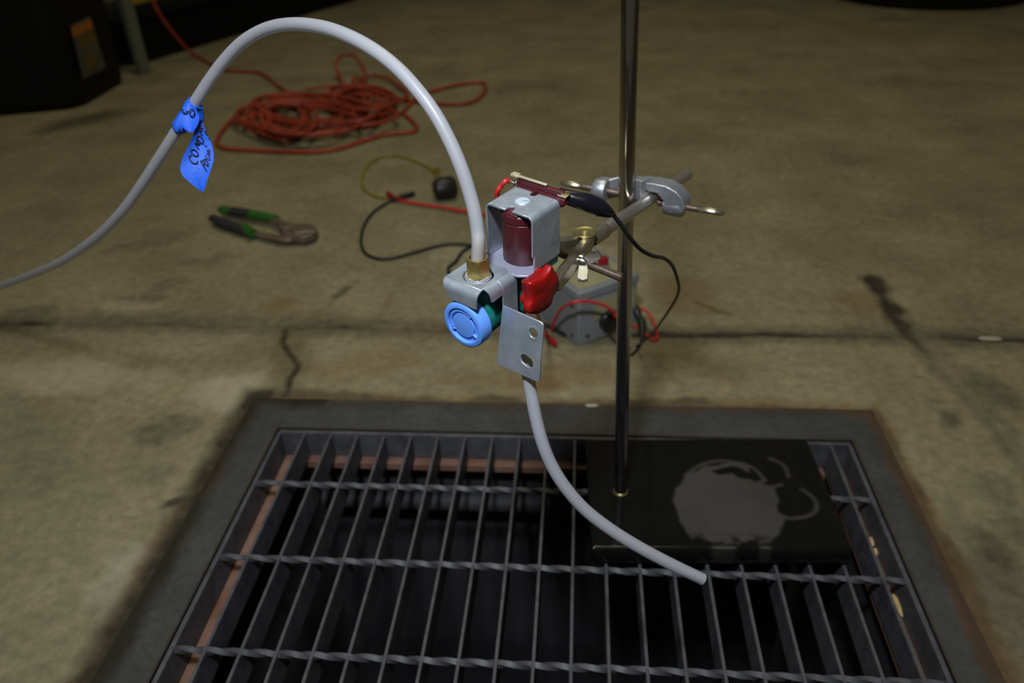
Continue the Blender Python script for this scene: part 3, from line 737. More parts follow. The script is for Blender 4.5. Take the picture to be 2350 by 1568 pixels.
tab = G().prism([pr2(p) for p in (tl, tr_ - ta * 1.5, tr_ + tv * 0 + (br - tr_) * .03, br - (br - tr_) * .03, br - ta * 1.8, bl)], tn * 1.3, [[pr2(p) for p in circ(h1, 3.0)], [pr2(p) for p in oval]])
tab.build('mounting_tab', M_ZINC, mb, label='flat drilled tab with a round hole and a slot', bevel=.25, bseg=1)
sg = -1 if (CAM - h1) @ tn < 0 else 1
G().lathe([(3.0, -.2), (3.2, .12), (4.6, .12), (4.9, 0)], pr2(h1) + (tn * 1.3 if sg > 0 else 0), tn * sg, 32, cap=False).build('hole_rim', M_ZINC, mb)
# green plastic body: inlet barrel, outlet spout, rear block
CXc, CZc = -23.4, -60.4
g = G()
g.lathe([(13.0, 0), (13.2, .5), (13.2, 22), (12.2, 23), (12.2, 50), (10, 52)], vl(CXc, -30.5, CZc), VB_, 40)
g.lathe([(8.4, -20), (8.4, -2.5), (7.4, -1.4), (5, -1.2)], vl(NX, NY, ZP), VC, 36)
g.prism([vl(x, y, -37) for x, y in ((-35, -3), (-.8, -3), (-.8, 26), (-35, 26))], VC * -4)
g.prism([vl(x, y, -41) for x, y in ((-34, -1), (-3, -1), (-3, 22), (-34, 22))], VC * -24)
g.build('valve_body', M_GREEN, VV, label='green plastic valve body', bevel=.8)
# blue inlet cap
fc = vl(CXc, -38.4, CZc)
g = G().lathe([(0, .5), (6.5, .7), (8.0, .9), (8.15, 1.9), (10.9, 1.9), (11.1, .6), (11.6, .1), (13.4, 0), (14.5, .6), (15.0, 2.0), (15.0, 8.6), (14.3, 9.4), (13.1, 9.4)], fc, VB_, 56)
bcap = g.build('inlet_cap', M_BLUE, VV, label='light blue plastic cap on the inlet')
ar = [fc + VA * 9.6 * math.cos(t) + VC * 9.6 * math.sin(t) + VB_ * 1.6 for t in np.linspace(.9, 3.6, 20)]
G().tube(ar, 1.1, 8).build('embossed_arc', M_BLUE, bcap)
for t in (-2.55, -.5): G().box(fc + VA * 9.5 * math.cos(t) + VC * 9.5 * math.sin(t) + VB_ * 1.2, (3.0, 1.6, 1.4), (VA * math.cos(t) + VC * math.sin(t), VB_, VC * math.cos(t) - VA * math.sin(t))).build('embossed_rib', M_BLUE, bcap, bevel=.3)
# brass compression nut on the outlet spout
nb = vl(NX, NY, ZP + .6); ph = math.atan2((CAM - nb) @ VB_, (CAM - nb) @ VA) + .05
hexp = []
g = G(); seg = 48
def hexr(a, rc):
    k = (a - ph) % (pi / 3); return rc * math.cos(pi / 6) / math.cos(k - pi / 6)
rings = [(7.25, 0, 1), (7.25, 8.6, 1), (7.25, 9.9, .93), (6.0, 11.6, 0), (4.6, 11.6, 0), (4.4, 8, 0)]; vs = []; fs = []
for rc, h, hx in rings:
    for k in range(seg):
        a = 2 * pi * k / seg + ph; r = min(hexr(a, rc), 6.95 if hx == .93 else 9) if hx else rc
        hh = h + (0.9 if (hx == 1 and h > 1 and r < 6.6) else 0)
        vs.append(nb + VA * r * math.cos(a) + VB_ * r * math.sin(a) + VC * hh)
for i in range(len(rings) - 1):
    for k in range(seg): fs.append((i * seg + k, i * seg + (k + 1) % seg, (i + 1) * seg + (k + 1) % seg, (i + 1) * seg + k))
fs.append(tuple(range(seg - 1, -1, -1))); g.add(vs, fs)
g.build('compression_nut', M_BRASS, VV, label='brass hexagonal compression nut', angle=28)
g = G()
for r, h, k in ((6.7, -.6, .9), (7.3, -1.0, .6), (6.9, .3, .6)):
    g.tube([vl(NX + r * math.cos(t), NY + r * math.sin(t), ZP + h + .4 * math.sin(t * 2 + r)) for t in np.linspace(0, 2 * pi, 40, endpoint=False)], k, 8, closed=True)
g.build('lock_ring', M_RING, VV, label='bright wire ring below the nut')

# ================================================================== TUBING
t0 = vl(NX, NY, ZP + 8)
tp_ = [(1098, 560, 459), (1096, 530, 458), (1090, 492, 456), (1079, 448, 454), (1061, 392, 451), (1035, 330, 449), (1001, 266, 448), (959, 208, 449), (912, 157, 452), (860, 116, 457), (800, 83, 466), (738, 62, 480),
       (670, 55.5, 498), (612, 66, 514), (562, 93, 528), (520, 133, 541), (480, 185, 554), (440, 247, 568), (402, 306, 583), (362, 368, 602), (320, 432, 626), (272, 495, 656), (212, 553, 700), (140, 601, 765), (70, 632, 845), (0, 657, 930), (-90, 685, 1040)]
pts = [t0] + [at_d(*p) for p in tp_]; e = on_z(-240, 712, 6); pts += [e, e + A(-160, 60, 0), e + A(-400, 190, 0)]
PATH_UP = spline(pts, 8)
def hose(path, r, w, name, loc, label):
    g = G(); g.tube(path, r, 24); solo(g, name, M_TUBE, loc, label, 'tube', angle=60)
G().tube(PATH_UP[0:13], 3.1, 20).build('brass_insert', M_SLV, VV, label='brass insert inside the tube end')
hose(PATH_UP, 3.97, 1, 'plastic_tube', pts[-1], 'long translucent white tube arching up from the brass nut of the valve')
o0 = vl(-16, 8, -66)
lp_ = [(1213, 868, 486), (1219, 905, 488), (1231, 965, 491), (1246, 1020, 494), (1268, 1072, 498), (1300, 1122, 502), (1345, 1172, 507), (1405, 1218, 512), (1470, 1258, 517), (1540, 1295, 522), (1613, 1330, 527)]
PATH_DN = spline([o0, vl(-15.5, 6, -74), at_d(1207, 832, 487)] + [at_d(*p) for p in lp_], 8)
g = G(); n = len(PATH_DN); g.tube(PATH_DN, 3.9, 24)
g.f = g.f[:-1]                                        # open end with wall thickness
eP = PATH_DN[-1]; eD = nrm(PATH_DN[-1] - PATH_DN[-3])
g.lathe([(3.9, 0), (2.6, 0), (2.6, -14)], eP, eD, 24)
g.f = [f for f in g.f if len(f) < 10 or f[0] < 30]
solo(g, 'plastic_tube', M_TUBE, eP, 'short translucent white outlet tube hanging from the valve above the grate', 'tube', angle=60)
G().lathe([(7.2, 0), (7.2, 5), (5, 7), (5, 12), (3.2, 12.5)], vl(-16, 8.6, -60), -VC, 24).build('outlet_boss', M_GREEN, VV, bevel=.4)

# ================================================================== BLUE TAPE FLAG
dt = lambda x, y: 566 + .10 * (x - 450) + .05 * (y - 300)
L_e = [(424, 252), (440, 275), (446, 300), (440, 318), (431, 338), (418, 366), (414, 388), (420, 404), (442, 424), (463, 440)]
R_e = [(448, 246), (458, 268), (466, 284), (472, 300), (479, 316), (486, 332), (490, 352), (489, 372), (482, 395), (468, 438)]
TP = thing('blue_tape_flag', at_d(442, 250, 566), 'bright blue masking tape flag with handwriting stuck around the tube', 'tape')
def tape_grid(Le, Re, dfn, n=8, off=0.):
    Ls = spline([A(*p, 0) for p in Le], 3); Rs = spline([A(*p, 0) for p in Re], 3); m = len(Ls); vs = []; fs = []
    for s in (0, .35):
        for i in range(m):
            for j in range(n + 1):
                p = Ls[i] + (Rs[i] - Ls[i]) * j / n; u = j / n
                vs.append(at_d(p[0], p[1], dfn(p[0], p[1]) + 2.0 * math.sin(u * 3.1) - 1.0 * math.sin(i * .35) + s + off))
    N = m * (n + 1)
    for i in range(m - 1):
        for j in range(n):
            k = i * (n + 1) + j; fs.append((k, k + 1, k + n + 2, k + n + 1)); fs.append((N + k, N + k + n + 1, N + k + n + 2, N + k + 1))
    rim = [j for j in range(n + 1)] + [i * (n + 1) + n for i in range(1, m)] + [(m - 1) * (n + 1) + j for j in range(n - 1, -1, -1)] + [i * (n + 1) for i in range(m - 2, 0, -1)]
    for a in range(len(rim)): b = (a + 1) % len(rim); fs.append((rim[a], rim[b], N + rim[b], N + rim[a]))
    return G().add(vs, fs)
tape_grid(L_e, R_e, dt).build('tape_tail', M_TAPE, TP, angle=60)
i0 = int(np.argmin([np.linalg.norm(p - at_d(421, 277, 575)) for p in PATH_UP])); seg_ = PATH_UP[i0 - 10:i0 + 1]
wp = spline([at_d(448, 234, 565), at_d(436, 253, 570), at_d(421, 277, 575), at_d(408, 296, 580)], 5)
# wrap: a loose sleeve round the tube, pinched to the tail side
g = G(); vs = []; fs = []; ax_ = nrm(wp[-1] - wp[0]); u_, v_, _ = frame_of(ax_); tow = nrm(CAM - wp[6]); tow = nrm(tow - ax_ * (tow @ ax_)); sd_ = np.cross(ax_, tow)
if sd_ @ AX < 0: sd_ = -sd_
K = 26
for i, p in enumerate(wp):
    for k in range(K):
        t = 2 * pi * k / K; c_, s_ = math.cos(t), math.sin(t); r = 4.6 + .5 * math.sin(3 * t + i * .5)
        ex = 6.5 * max(0, s_) ** 6 * math.exp(-((i - 7) / 6.) ** 2)
        vs.append(p + tow * c_ * r * .95 + sd_ * (s_ * r + ex))
for i in range(len(wp) - 1):
    for k in range(K): fs.append((i * K + k, i * K + (k + 1) % K, (i + 1) * K + (k + 1) % K, (i + 1) * K + k))
g.add(vs, fs); wr = g.build('tape_wrap', M_TAPE, TP, angle=60)
m = wr.modifiers.new('thickness', 'SOLIDIFY'); m.thickness = .0003
tape_grid([(426, 230), (418, 250), (412, 272), (420, 292), (432, 303)], [(440, 240), (452, 256), (458, 272), (452, 290), (442, 304)], lambda x, y: 561.5 + .02 * (x - 430), 6).build('tape_fold', M_TAPE, TP, angle=60)
tape_grid([(424, 244), (412, 256), (405, 268), (399, 284)], [(430, 256), (424, 268), (420, 284), (418, 303)], lambda x, y: 563 + .05 * (430 - x), 6).build('tape_fold', M_TAPE, TP, angle=60)
# handwriting, strokes traced in the crop of the tape (scale 6.815)
cz = lambda l: [(380 + x / 6.815, 220 + y / 6.815) for x, y in l]
STR = [[(400, 925), (370, 945), (375, 985), (410, 1035), (455, 1058), (490, 1052), (498, 1020)],
       [(420, 838), (395, 850), (400, 885), (440, 930), (490, 945), (510, 920), (490, 875), (450, 840), (420, 838)],
       [(515, 832), (455, 738), (525, 765), (470, 690)], [(470, 690), (540, 745)],
       [(475, 650), (560, 745)], [(475, 650), (510, 625), (560, 650), (585, 700), (580, 755)],
       [(525, 560), (570, 610)], [(525, 520), (560, 545), (545, 480), (580, 510)], [(505, 440), (560, 470)], [(500, 405), (560, 400)],
       [(548, 1020), (600, 1110), (640, 1175)], [(548, 1020), (590, 1015), (610, 1050), (595, 1090)],
       [(610, 990), (600, 1030), (640, 1085), (668, 1100), (660, 1050), (630, 1000), (610, 990)],
       [(625, 930), (650, 985), (690, 1010), (685, 960), (650, 900)], [(650, 860), (700, 930)], [(650, 860), (680, 845), (690, 880), (665, 890)], [(615, 770), (640, 800)],
       [(612, 540), (640, 600)], [(670, 650), (690, 665)]]
ink = G()
for st in STR:
    P2 = spline([A(*p, 0) for p in cz(st)], 4)
    def surf(x, y):
        # depth of the tail at this pixel
        Ls = spline([A(*p, 0) for p in L_e], 3); Rs = spline([A(*p, 0) for p in R_e], 3); i = int(np.argmin(np.abs((Ls[:, 1] + Rs[:, 1]) / 2 - y + .0)))
        w = Rs[i] - Ls[i]; u = np.clip(((A(x, y, 0) - Ls[i]) @ w) / (w @ w), 0, 1)
        return dt(x, y) + 2.0 * math.sin(u * 3.1) - 1.0 * math.sin(i * .35)
    ink.tube([at_d(p[0], p[1], surf(p[0], p[1]) - .9) for p in P2], .5, 6)
for st in ([(370, 250), (390, 215), (430, 215), (450, 260), (440, 300), (410, 315), (380, 290), (370, 250)], [(270, 210), (260, 245), (300, 265), (340, 240), (360, 245)]):
    P2 = spline([A(*p, 0) for p in cz(st)], 4); ink.tube([at_d(p[0], p[1], 561.5 + .02 * (p[0] - 430) - 1.4) for p in P2], .5, 6)
ink.build('handwriting', M_INK, TP, label='handwritten black letters', smooth=True)

# ================================================================== LEADS ON THE VALVE
AL = thing('alligator_lead', vl(6, 28, 0), 'black alligator clip on the right terminal with thin black lead looping down', 'lead')
bp = [(1282, 446), (1300, 452), (1325, 459), (1350, 466), (1375, 477), (1395, 487), (1407, 491)]; bd = [471, 470, 470, 471, 474, 477, 479]
P = spline([at_d(x, y, d) for (x, y), d in zip(bp, bd)], 5)
G().tube(P, [3.9, 4.3, 4.8, 5.4, 5.3, 3.5, 1.7], 20, flat=1.0).build('clip_boot', M_BLACKP, AL, label='glossy black vinyl boot')
G().box(vl(2.4, 28.4, 3.4), (5, 3.0, 1.2), (nrm(VA), VB_, VC)).build('clip_jaw', M_BRASS, AL, bevel=.3)
wpx = [(1405, 490, 479), (1425, 516, 486), (1446, 546, 496), (1471, 573, 512), (1500, 588, 535), (1524, 593, 560), (1543, 610, 592), (1554, 640, 635), (1558, 664, 680), (1549, 690, 735), (1520, 735, 830), (1491, 772, 935)]
wp_ = [at_d(*p) for p in wpx] + [on_z(1462, 793, 3), on_z(1440, 802, 2), on_z(1418, 790, 2), on_z(1400, 772, 4)]
G().tube(spline(wp_, 8), 1.35, 10).build('wire', M_BLACKW, AL)
RL = thing('red_lead', vl(-38, 27, 0), 'red test lead soldered to the rear left terminal and looping over the grey box', 'lead')
rp = [vl(-37.5, 27, 1.5), at_d(1160, 416, 481), at_d(1150, 427, 483), at_d(1141, 444, 486), at_d(1142, 480, 500), at_d(1160, 560, 560), at_d(1200, 660, 700), at_d(1245, 745, 920), on_z(1258, 770, 4), on_z(1272, 790, 4), on_z(1275, 780, 6)]
G().tube(spline(rp, 8), 1.5, 10).build('wire', M_REDW, RL)
BC = on_z(1327, 796, 0)
G().tube(spline([on_z(1251, 765, 5), on_z(1262, 778, 5), on_z(1275, 794, 4)], 5), [2.2, 3.2, 2.6], 10).build('connector', M_REDD, RL)
bx = at_d(1410, 722, depth(BC) + 16)

# ================================================================== GREY CONTROL BOX
HBX = 78.
pL = on_z(1285, 660, HBX); pR = on_z(1421, 643, HBX); pC = A(BC[0], BC[1], HBX)
e1 = nrm((pR - pC) * A(1, 1, 0)); e2 = A(-e1[1], e1[0], 0)
CB = thing('control_box', BC + e1 * 45 + e2 * 50, 'grey metal control box with a red push button on top', 'control box')
W1, W2 = 92., 120.
rect = lambda z, i=0.: [A(BC[0], BC[1], z) + e1 * a + e2 * b for a, b in ((i, i), (W1 - i, i), (W1 - i, W2 - i), (i, W2 - i))]
G().prism(rect(0), A(0, 0, HBX - 14)).build('body', M_GREYBOX, CB, bevel=2)
lid = G().prism([p for p in rect(HBX - 13.5, -1.2)], A(0, 0, 13.5)).build('lid', M_GREYBOX, CB, bevel=2)
G().prism(rect(HBX, 7), A(0, 0, .6)).build('label_plate', M_CREAM, lid, label='worn cream label on the lid')
G().prism([BC + e1 * a + A(0, 0, z) - e2 * .6 for a, z in ((24, 32), (88, 32), (88, 60), (24, 60))], e2 * -.6).build('label_plate', M_CREAM, CB)
bt = on_z(1384, 606, HBX + 6)
pb = G().lathe([(9, -6), (9, -2), (7.5, -1.5), (7, 0)], bt, (0, 0, 1), 24).build('button_collar', M_GREYBOX, CB, bevel=.4)
G().lathe([(6.5, 0), (7.2, 2), (7.2, 7), (6, 9.5), (3, 10.5), (0, 10.6)], bt, (0, 0, 1), 24).build('push_button', M_REDD, CB, label='red push button')
lp2 = [on_z(1272, 788, 4)] + [on_pl(x, y, BC - e1 * k, e1) for x, y, k in ((1266, 768, 8), (1270, 745, 14), (1279, 722, 18), (1295, 704, 20), (1318, 694, 20))] + [on_pl(x, y, BC - e2 * k, e2) for x, y, k in ((1350, 692, 22), (1380, 699, 22), (1398, 708, 22), (1410, 718, 22))]
G().tube(spline(lp2, 8), 2.0, 10).build('wire', M_REDW, RL, label='red wire loop in front of the grey box')
# round black socket with a red plug on the right face
sk = on_pl(1396, 733, BC + e2 * -.2, e2)
G().lathe([(15, 0), (15, 5), (13.5, 7), (6, 7), (6, 5), (0, 5)], sk, -e2, 28).build('socket', M_BLACKS, CB, label='round black socket')
G().tube(spline([sk + e1 * 7 - e2 * 4 + A(0, 0, 5), sk + e1 * 8 - e2 * 14 + A(0, 0, 6), sk + e1 * 8 - e2 * 24 + A(0, 0, 7)], 4), [5, 4.6, 3], 14).build('red_plug', M_REDW, CB, label='red banana plug in the socket')
for a, z in ((8, 10), (8, 54)): G().lathe([(2.6, 0), (2.4, 1), (0, 1.3)], BC + e2 * 14 + A(0, 0, z) - e1 * .2, -e1, 12).build('box_screw', M_BLACKS, CB)
G().lathe([(2.6, 0), (2.4, 1), (0, 1.3)], BC + e1 * 14 + A(0, 0, 12) - e2 * .2, -e2, 12).build('box_screw', M_BLACKS, CB)
# leads to the right of the upright rod
L2 = thing('clip_lead', on_z(1470, 770), 'dark green alligator clip and red wire loop lying right of the grey box', 'lead')
dd = depth(on_z(1470, 760, 10))
G().tube(spline([at_d(1457, 703, dd + 20), at_d(1461, 714, dd + 18), at_d(1466, 728, dd + 14), at_d(1473, 742, dd + 8), at_d(1474, 760, dd), on_z(1473, 782, 3)], 5), [4.5, 6.5, 4.5, 6.5, 3, 2], 12).build('clip', mat('dark_green_clip', lin(24, 26, 18), .5), L2)
G().tube(spline([at_d(1462, 706, dd + 18), at_d(1480, 712, dd + 16), at_d(1496, 730, dd + 8), at_d(1505, 752, dd - 2), on_z(1509, 774, 3), on_z(1500, 780, 3), on_z(1482, 768, 3), on_z(1462, 752, 3), on_z(1440, 738, 3), on_z(1420, 735, 3)], 6), 1.9, 10).build('wire', M_REDW, L2)
G().tube(spline([on_z(1473, 780, 3), on_z(1466, 796, 2), on_z(1453, 812, 2), on_z(1440, 818, 2)], 5), 1.8, 10).build('wire', M_BLACKW, L2)

# ================================================================== LEADS ON THE FLOOR BEHIND
fl = lambda l, z: [on_z(x, y, z) for x, y in l]
YL = thing('yellow_lead', on_z(900, 400), 'thin yellow cable running to a black moulded connector on the floor', 'cable')
G().tube(spline(fl([(1000, 392), (975, 380), (940, 365), (905, 357), (872, 362), (845, 378), (833, 400), (831, 420), (840, 438), (862, 450), (888, 455)], 3), 6), 2.6, 10).build('wire', M_YELLOWW, YL)
pc_ = on_z(1022, 432, 14)
G().lathe([(10, -20), (17, -17), (20, -8), (20, 14), (16, 20), (9, 22)], on_z(1020, 432, 20), nrm(A(.9, .45, 0)), 24).build('connector', M_BLACKS, YL, label='black moulded connector')
G().lathe([(6, -10), (7, -2), (9, 3)], on_z(1000, 394, 26), nrm(A(.7, -.7, 0)), 16).build('strain_relief', M_YELLOWW, YL)
BL = thing('black_lead', on_z(900, 560), 'black test lead curling on the floor behind the valve', 'cable')
G().tube(spline(fl([(1085, 563), (1040, 560), (1000, 566), (950, 580), (905, 592), (870, 594), (842, 584), (830, 566), (829, 540), (838, 512), (858, 486), (885, 468), (905, 458)], 3), 6), 2.7, 10).build('wire', M_BLACKW, BL)
G().tube(fl([(900, 459), (925, 451), (950, 444)], 6), [3, 5, 5], 12).build('plug', M_BLACKS, BL, label='black plug handle')
G().tube(spline(fl([(1085, 563), (1062, 578), (1046, 600), (1030, 625), (1100, 680), (1240, 740), (1300, 770)], 3), 6), 2.7, 10).build('wire', M_BLACKW, BL)
RB = thing('red_floor_lead', on_z(1000, 470), 'red test lead lying straight across the floor beside the yellow cable', 'cable')
G().tube(spline(fl([(915, 459), (960, 468), (1010, 475), (1060, 484), (1110, 492), (1180, 510), (1260, 560)], 6), 6), 2.8, 10).build('wire', M_REDW, RB)
G().tube(spline(fl([(890, 444), (898, 450), (918, 460)], 6), 4), [4.5, 5, 3], 12).build('plug', M_REDD, RB)
G().tube(spline(fl([(1050, 355), (1062, 370), (1066, 390), (1058, 408)], 8), 4), [4, 4.5, 4], 12).build('plug', M_REDW, RB)

# ================================================================== ORANGE EXTENSION CORD
EC = thing('extension_cord', on_z(700, 260), 'long orange extension cord heaped in a tangled coil on the floor', 'cord')
CRD = 4.6
D0 = depth(on_z(455, 131, 5))
P = [at_d(x, y, D0 - k) for x, y, k in ((318, -90, 190), (338, -40, 165), (350, 0, 140), (372, 42, 110), (405, 85, 66), (432, 114, 24))] + fl([(455, 131), (485, 148), (520, 161), (560, 164), (592, 166), (615, 178), (640, 199)], 5) + fl([(680, 225), (690, 260)], 24)
G().tube(spline(P, 8), CRD, 10).build('feed_strand', M_ORANGE, EC)
P = fl([(640, 215), (600, 222)], 20) + fl([(562, 248), (520, 288), (499, 318), (500, 333), (520, 341), (580, 345), (680, 349), (740, 347), (790, 338), (840, 322), (885, 309), (940, 303), (956, 297), (953, 286), (935, 268), (915, 260)], 5) + fl([(850, 252), (800, 262)], 22)
G().tube(spline(P, 8), CRD, 10).build('loop_strand', M_ORANGE, EC)
P = fl([(700, 205), (780, 196)], 25) + fl([(860, 205), (905, 222), (950, 233), (1000, 238), (1060, 239), (1095, 228), (1114, 205), (1112, 192), (1095, 189), (1050, 195), (1000, 207), (960, 222), (930, 250), (905, 266)], 5) + fl([(850, 275), (790, 285), (700, 310)], 14)
G().tube(spline(P, 8), CRD, 10).build('loop_strand', M_ORANGE, EC)
P = fl([(800, 215), (786, 190)], 20) + [on_z(776, 168, 20), on_z(771, 145, 40), on_z(785, 128, 52), on_z(808, 127, 52), on_z(826, 142, 40), on_z(836, 165, 22)] + fl([(838, 185), (825, 205)], 16)
G().tube(spline(P, 8), CRD, 10).build('loop_strand', M_ORANGE, EC)
P = fl([(835, 185), (812, 178), (815, 196), (845, 175), (885, 178), (915, 195), (935, 215), (920, 232), (870, 240), (800, 235)], 12)
G().tube(spline(P, 8), CRD, 10).build('loop_strand', M_ORANGE, EC)
cr_ = random.Random(11)
for i in range(15):
    k = i % 3; cx, cy, ax_, ay_ = ((690, 262, 118, 46), (735, 248, 165, 38), (640, 262, 62, 44))[k]; ax_ *= cr_.uniform(.72, 1.08); ay_ *= cr_.uniform(.7, 1.1); cx += cr_.uniform(-18, 22); cy += cr_.uniform(-7, 9)
    ph_ = cr_.uniform(0, 6.3); tilt = cr_.uniform(-.14, .05); P = []
    for t in np.linspace(0, 2 * pi, 14, endpoint=False):
        w = 1 + .12 * math.sin(2 * t + ph_) + cr_.uniform(-.06, .06); x = ax_ * math.cos(t) * w; y = ay_ * math.sin(t) * w + tilt * x
        P.append(on_z(cx + x, cy + y + 4, max(5., 5 + (i // 3) * 6.5 + cr_.uniform(-4, 6))))
    G().tube(spline(P, 6, closed=True), CRD, 8, closed=True).build('coil_turn', M_ORANGE, EC)
for i in range(5):
    P = []; cx, cy = 790 + i * 12, 228 + cr_.uniform(-6, 10)
    for t in np.linspace(0, 2 * pi, 10, endpoint=False): P.append(on_z(cx + (46 + i * 6) * math.cos(t), cy + 26 * math.sin(t) * cr_.uniform(.9, 1.1), 10 + i * 6))
    G().tube(spline(P, 6, closed=True), CRD, 8, closed=True).build('coil_turn', M_ORANGE, EC)

# ================================================================== PLIERS
PL = thing('adjustable_pliers', on_z(600, 520), 'slip joint pliers with green and black grips lying on the floor', 'pliers')
def grip(pts, z, r, m_, nm, par): return G().tube(spline(fl(pts, z), 5), r, 14, flat=.8).build(nm, m_, par)
h1_ = G().tube(spline(fl([(575, 532), (610, 541), (650, 549), (670, 548)], 10), 4), [6, 7, 9, 11], 12, flat=.55).build('arm', M_PLST, PL)
h2_ = G().tube(spline(fl([(625, 503), (645, 511), (662, 524), (672, 534)], 14), 4), [6, 7, 10, 12], 12, flat=.55).build('arm', M_PLST, PL)
grip([(487, 500), (510, 511), (545, 524), (577, 534)], 11, [8, 9.5, 9.5, 8], M_PLBLK, 'handle_grip', h1_)
grip([(560, 524), (582, 537)], 11.5, [10, 9.5], M_PLGRN, 'grip_band', h1_)
grip([(506, 480), (530, 485), (590, 494), (634, 503)], 14, [8, 9.5, 9.5, 8], M_PLGRN, 'handle_grip', h2_)
grip([(532, 484), (572, 491)], 16, [9.4, 9.4], M_PLBLK, 'grip_inlay', h2_)
G().lathe([(11, -5), (12.5, 0), (12.5, 5), (9, 7), (5, 7), (5, 8.5), (0, 9)], on_z(657, 524, 14), (0, 0, 1), 24).build('pivot_joint', M_PLST, PL)
jaw_px = [(655, 540), (672, 530), (700, 527), (722, 531), (732, 543), (726, 553), (700, 562), (668, 560), (648, 553)]
G().prism(fl(jaw_px, 4), A(0, 0, 14)).build('jaw', M_PLST, PL, bevel=4, bseg=3)
G().prism(fl([(668, 533), (700, 524), (722, 530), (728, 540), (700, 541), (676, 546)], 15), A(0, 0, 8)).build('jaw', M_PLST, PL, bevel=3, bseg=3)

# ================================================================== THINGS AT THE FAR EDGE
ta_, tb_, tc_ = on_z(0, 268)[:2], on_z(186, 251)[:2], on_z(290, 188)[:2]
dF = nrm(ta_ - tb_); dR = nrm(tc_ - tb_); Lr = np.linalg.norm(tc_ - tb_)
dRr = A(-dF[1], dF[0]) if A(-dF[1], dF[0]) @ dR > 0 else A(dF[1], -dF[0])
TO = thing('storage_tote', (*(tb_ + dF * 250 + dR * 120), 0), 'tall black plastic tote with a yellow and white sticker', 'tote')
def rrect(i, z, off=0.):
    pts = []; Wt, Dt, r = 560. - 2 * i, Lr + 20 - 2 * i, 45.; cs = [(r, r), (Wt - r, r), (Wt - r, Dt - r), (r, Dt - r)]
    for k, (a, b) in enumerate(cs):
        for t in np.linspace(0, pi / 2, 6):
            w = pi + k * pi / 2 + t; x = a + r * math.cos(w) + i; y = b + r * math.sin(w) + i
            pts.append(A(*(tb_ + dF * x + dR * y), z))
    return pts
g = G(); rs = [(8, 0), (2, 8), (0, 30), (-14, 430), (-26, 432), (-26, 460), (-14, 462)]; vs = []; fs = []; n = 24
for i, z in rs: vs += rrect(i, z)
for i in range(len(rs) - 1):
    for k in range(n): fs.append((i * n + k, i * n + (k + 1) % n, (i + 1) * n + (k + 1) % n, (i + 1) * n + k))
fs += [tuple(range(n - 1, -1, -1)), tuple((len(rs) - 1) * n + k for k in range(n))]
g.add(vs, fs); g.build('body', M_TOTE, TO, angle=50)
Rn = A(*dR, 0); nR = nrm(np.cross(Rn, A(0, 0, 1))); nR = nR if nR @ (CAM - A(*tb_, 0)) > 0 else -nR
pp = A(*tb_, 0) + nR * 11.5
lab = [on_pl(x, y, pp, nR) for x, y in ((162, 58), (206, 37), (243, 156), (192, 181))]
lw = G().prism(lab, -nR * 1.0).build('sticker', M_LABW, TO, label='yellow and white sticker')
mixp = lambda a, b, s, t: (lab[0] * (1 - a) + lab[1] * a) * (1 - s) + (lab[3] * (1 - a) + lab[2] * a) * s
def patch(a0, a1, s0, s1, m_, k=.6): G().prism([mixp(a, 0, s, 0) + nR * k for a, s in ((a0, s0), (a1, s0), (a1, s1), (a0, s1))], -nR * .6).build('sticker_print', m_, lw)
patch(.0, 1, .05, .22, M_LABO); patch(.15, 1, .24, .48, M_LABY); patch(.25, .7, .62, .86, M_LABY)
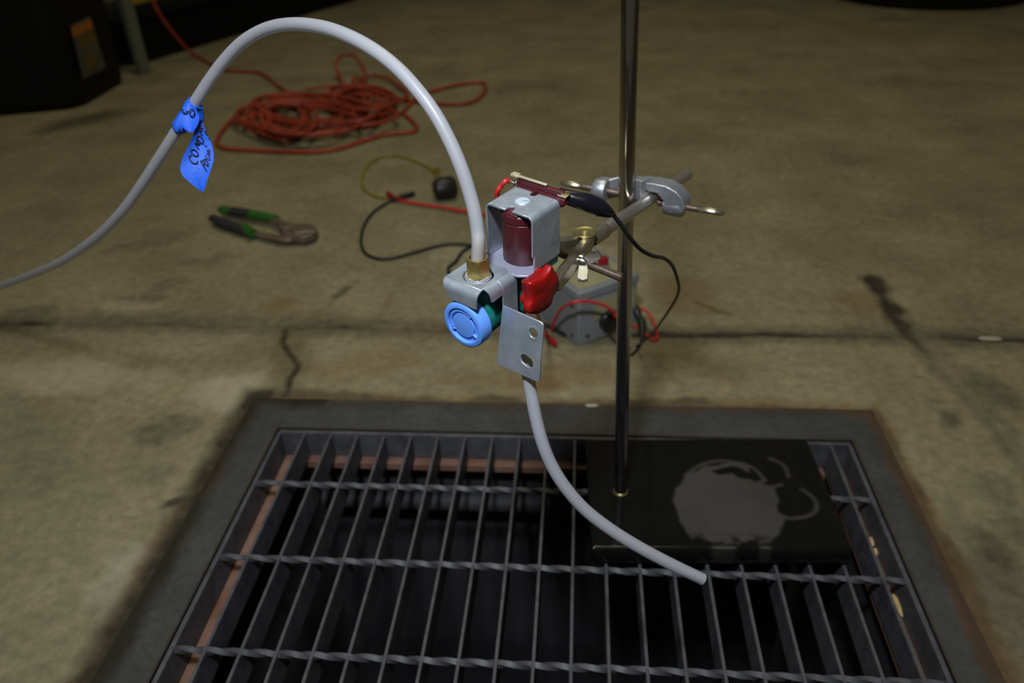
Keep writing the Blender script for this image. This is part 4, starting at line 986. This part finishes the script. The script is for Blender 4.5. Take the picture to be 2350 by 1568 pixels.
# steel rack: post, low shelf, yellow beam
rk = on_z(326, 168)
RK = thing('storage_rack', rk, 'grey steel rack with yellow beams standing behind the black tote', 'rack')
r1 = on_z(340, 108)[:2]; r2 = on_z(690, 4)[:2]; rd = nrm(r2 - r1); rn = A(-rd[1], rd[0]); rn = rn if rn[0] < 0 else -rn
def upright(p, par):
    q = A(p[0], p[1], 0); a = A(*rd, 0); b = A(*rn, 0)
    G().prism([q + a * x + b * y for x, y in ((-17, -17), (17, -17), (17, 0), (13, 0), (13, -13), (-13, -13), (-13, 0), (-17, 0))], A(0, 0, 900)).build('post', M_POST, par)
    G().prism([q + a * x + b * y for x, y in ((-24, -24), (24, -24), (24, 10), (-24, 10))], A(0, 0, 4)).build('post_foot', M_POST, par)
upright(rk[:2], RK); upright(rk[:2] + rn * 420, RK)
s0 = A(*(rk[:2]), 0); RDv, RNv = A(*rd, 0), A(*rn, 0)
upright((s0 + RDv * 1300)[:2], RK)
G().prism([s0 + RDv * a + RNv * b + A(0, 0, 178) for a, b in ((20, 6), (1290, 6), (1290, 40), (20, 40))], A(0, 0, 55)).build('beam', M_YBEAM, RK, label='yellow painted rack beam')
G().prism([s0 + RDv * a + RNv * b + A(0, 0, 233) for a, b in ((-10, 0), (1310, 0), (1310, 460), (-10, 460))], A(0, 0, 14)).build('shelf', M_TOTE, RK)
CRt = thing('shade_filler', s0 + RDv * 560 + RNv * 240, 'low black crate standing in for the shade under the shelf of the steel rack', 'filler')  # black block built in place of the shadowy gap below the shelf
cq = [s0 + RDv * a + RNv * b for a, b in ((60, 90), (1180, 30), (1180, 420), (60, 420))]
G().prism(cq, A(0, 0, 110)).build('body', M_TOTE, CRt, bevel=8)
G().prism([p + A(0, 0, 110) for p in cq], A(0, 0, 12)).build('lid', M_TOTE, CRt, bevel=4)
# round black tub at the far right
arcp = [on_z(x, y)[:2] for x, y in ((1925, 0), (1980, 14), (2050, 22), (2150, 26), (2250, 22), (2350, 12))]
Am = np.array([[2 * p[0], 2 * p[1], 1] for p in arcp]); bm_ = np.array([p @ p for p in arcp]); sol = np.linalg.lstsq(Am, bm_, rcond=None)[0]
rc = math.sqrt(sol[2] + sol[0] ** 2 + sol[1] ** 2); TC = A(sol[0], sol[1], 0)
TB = thing('round_tub', TC, 'large round black rubber tub standing on the far floor', 'tub')
G().lathe([(rc - 30, 0), (rc - 8, 4), (rc, 22), (rc + 25, 330), (rc + 40, 335), (rc + 40, 350), (rc + 15, 352), (rc + 10, 330), (rc - 25, 30), (0, 26)], TC, (0, 0, 1), 64).build('body', M_RUBBER, TB)
G().lathe([(rc + 24, 250), (rc + 32, 254), (rc + 32, 270), (rc + 25, 274)], TC, (0, 0, 1), 64).build('rim_band', M_RUBBER, TB)
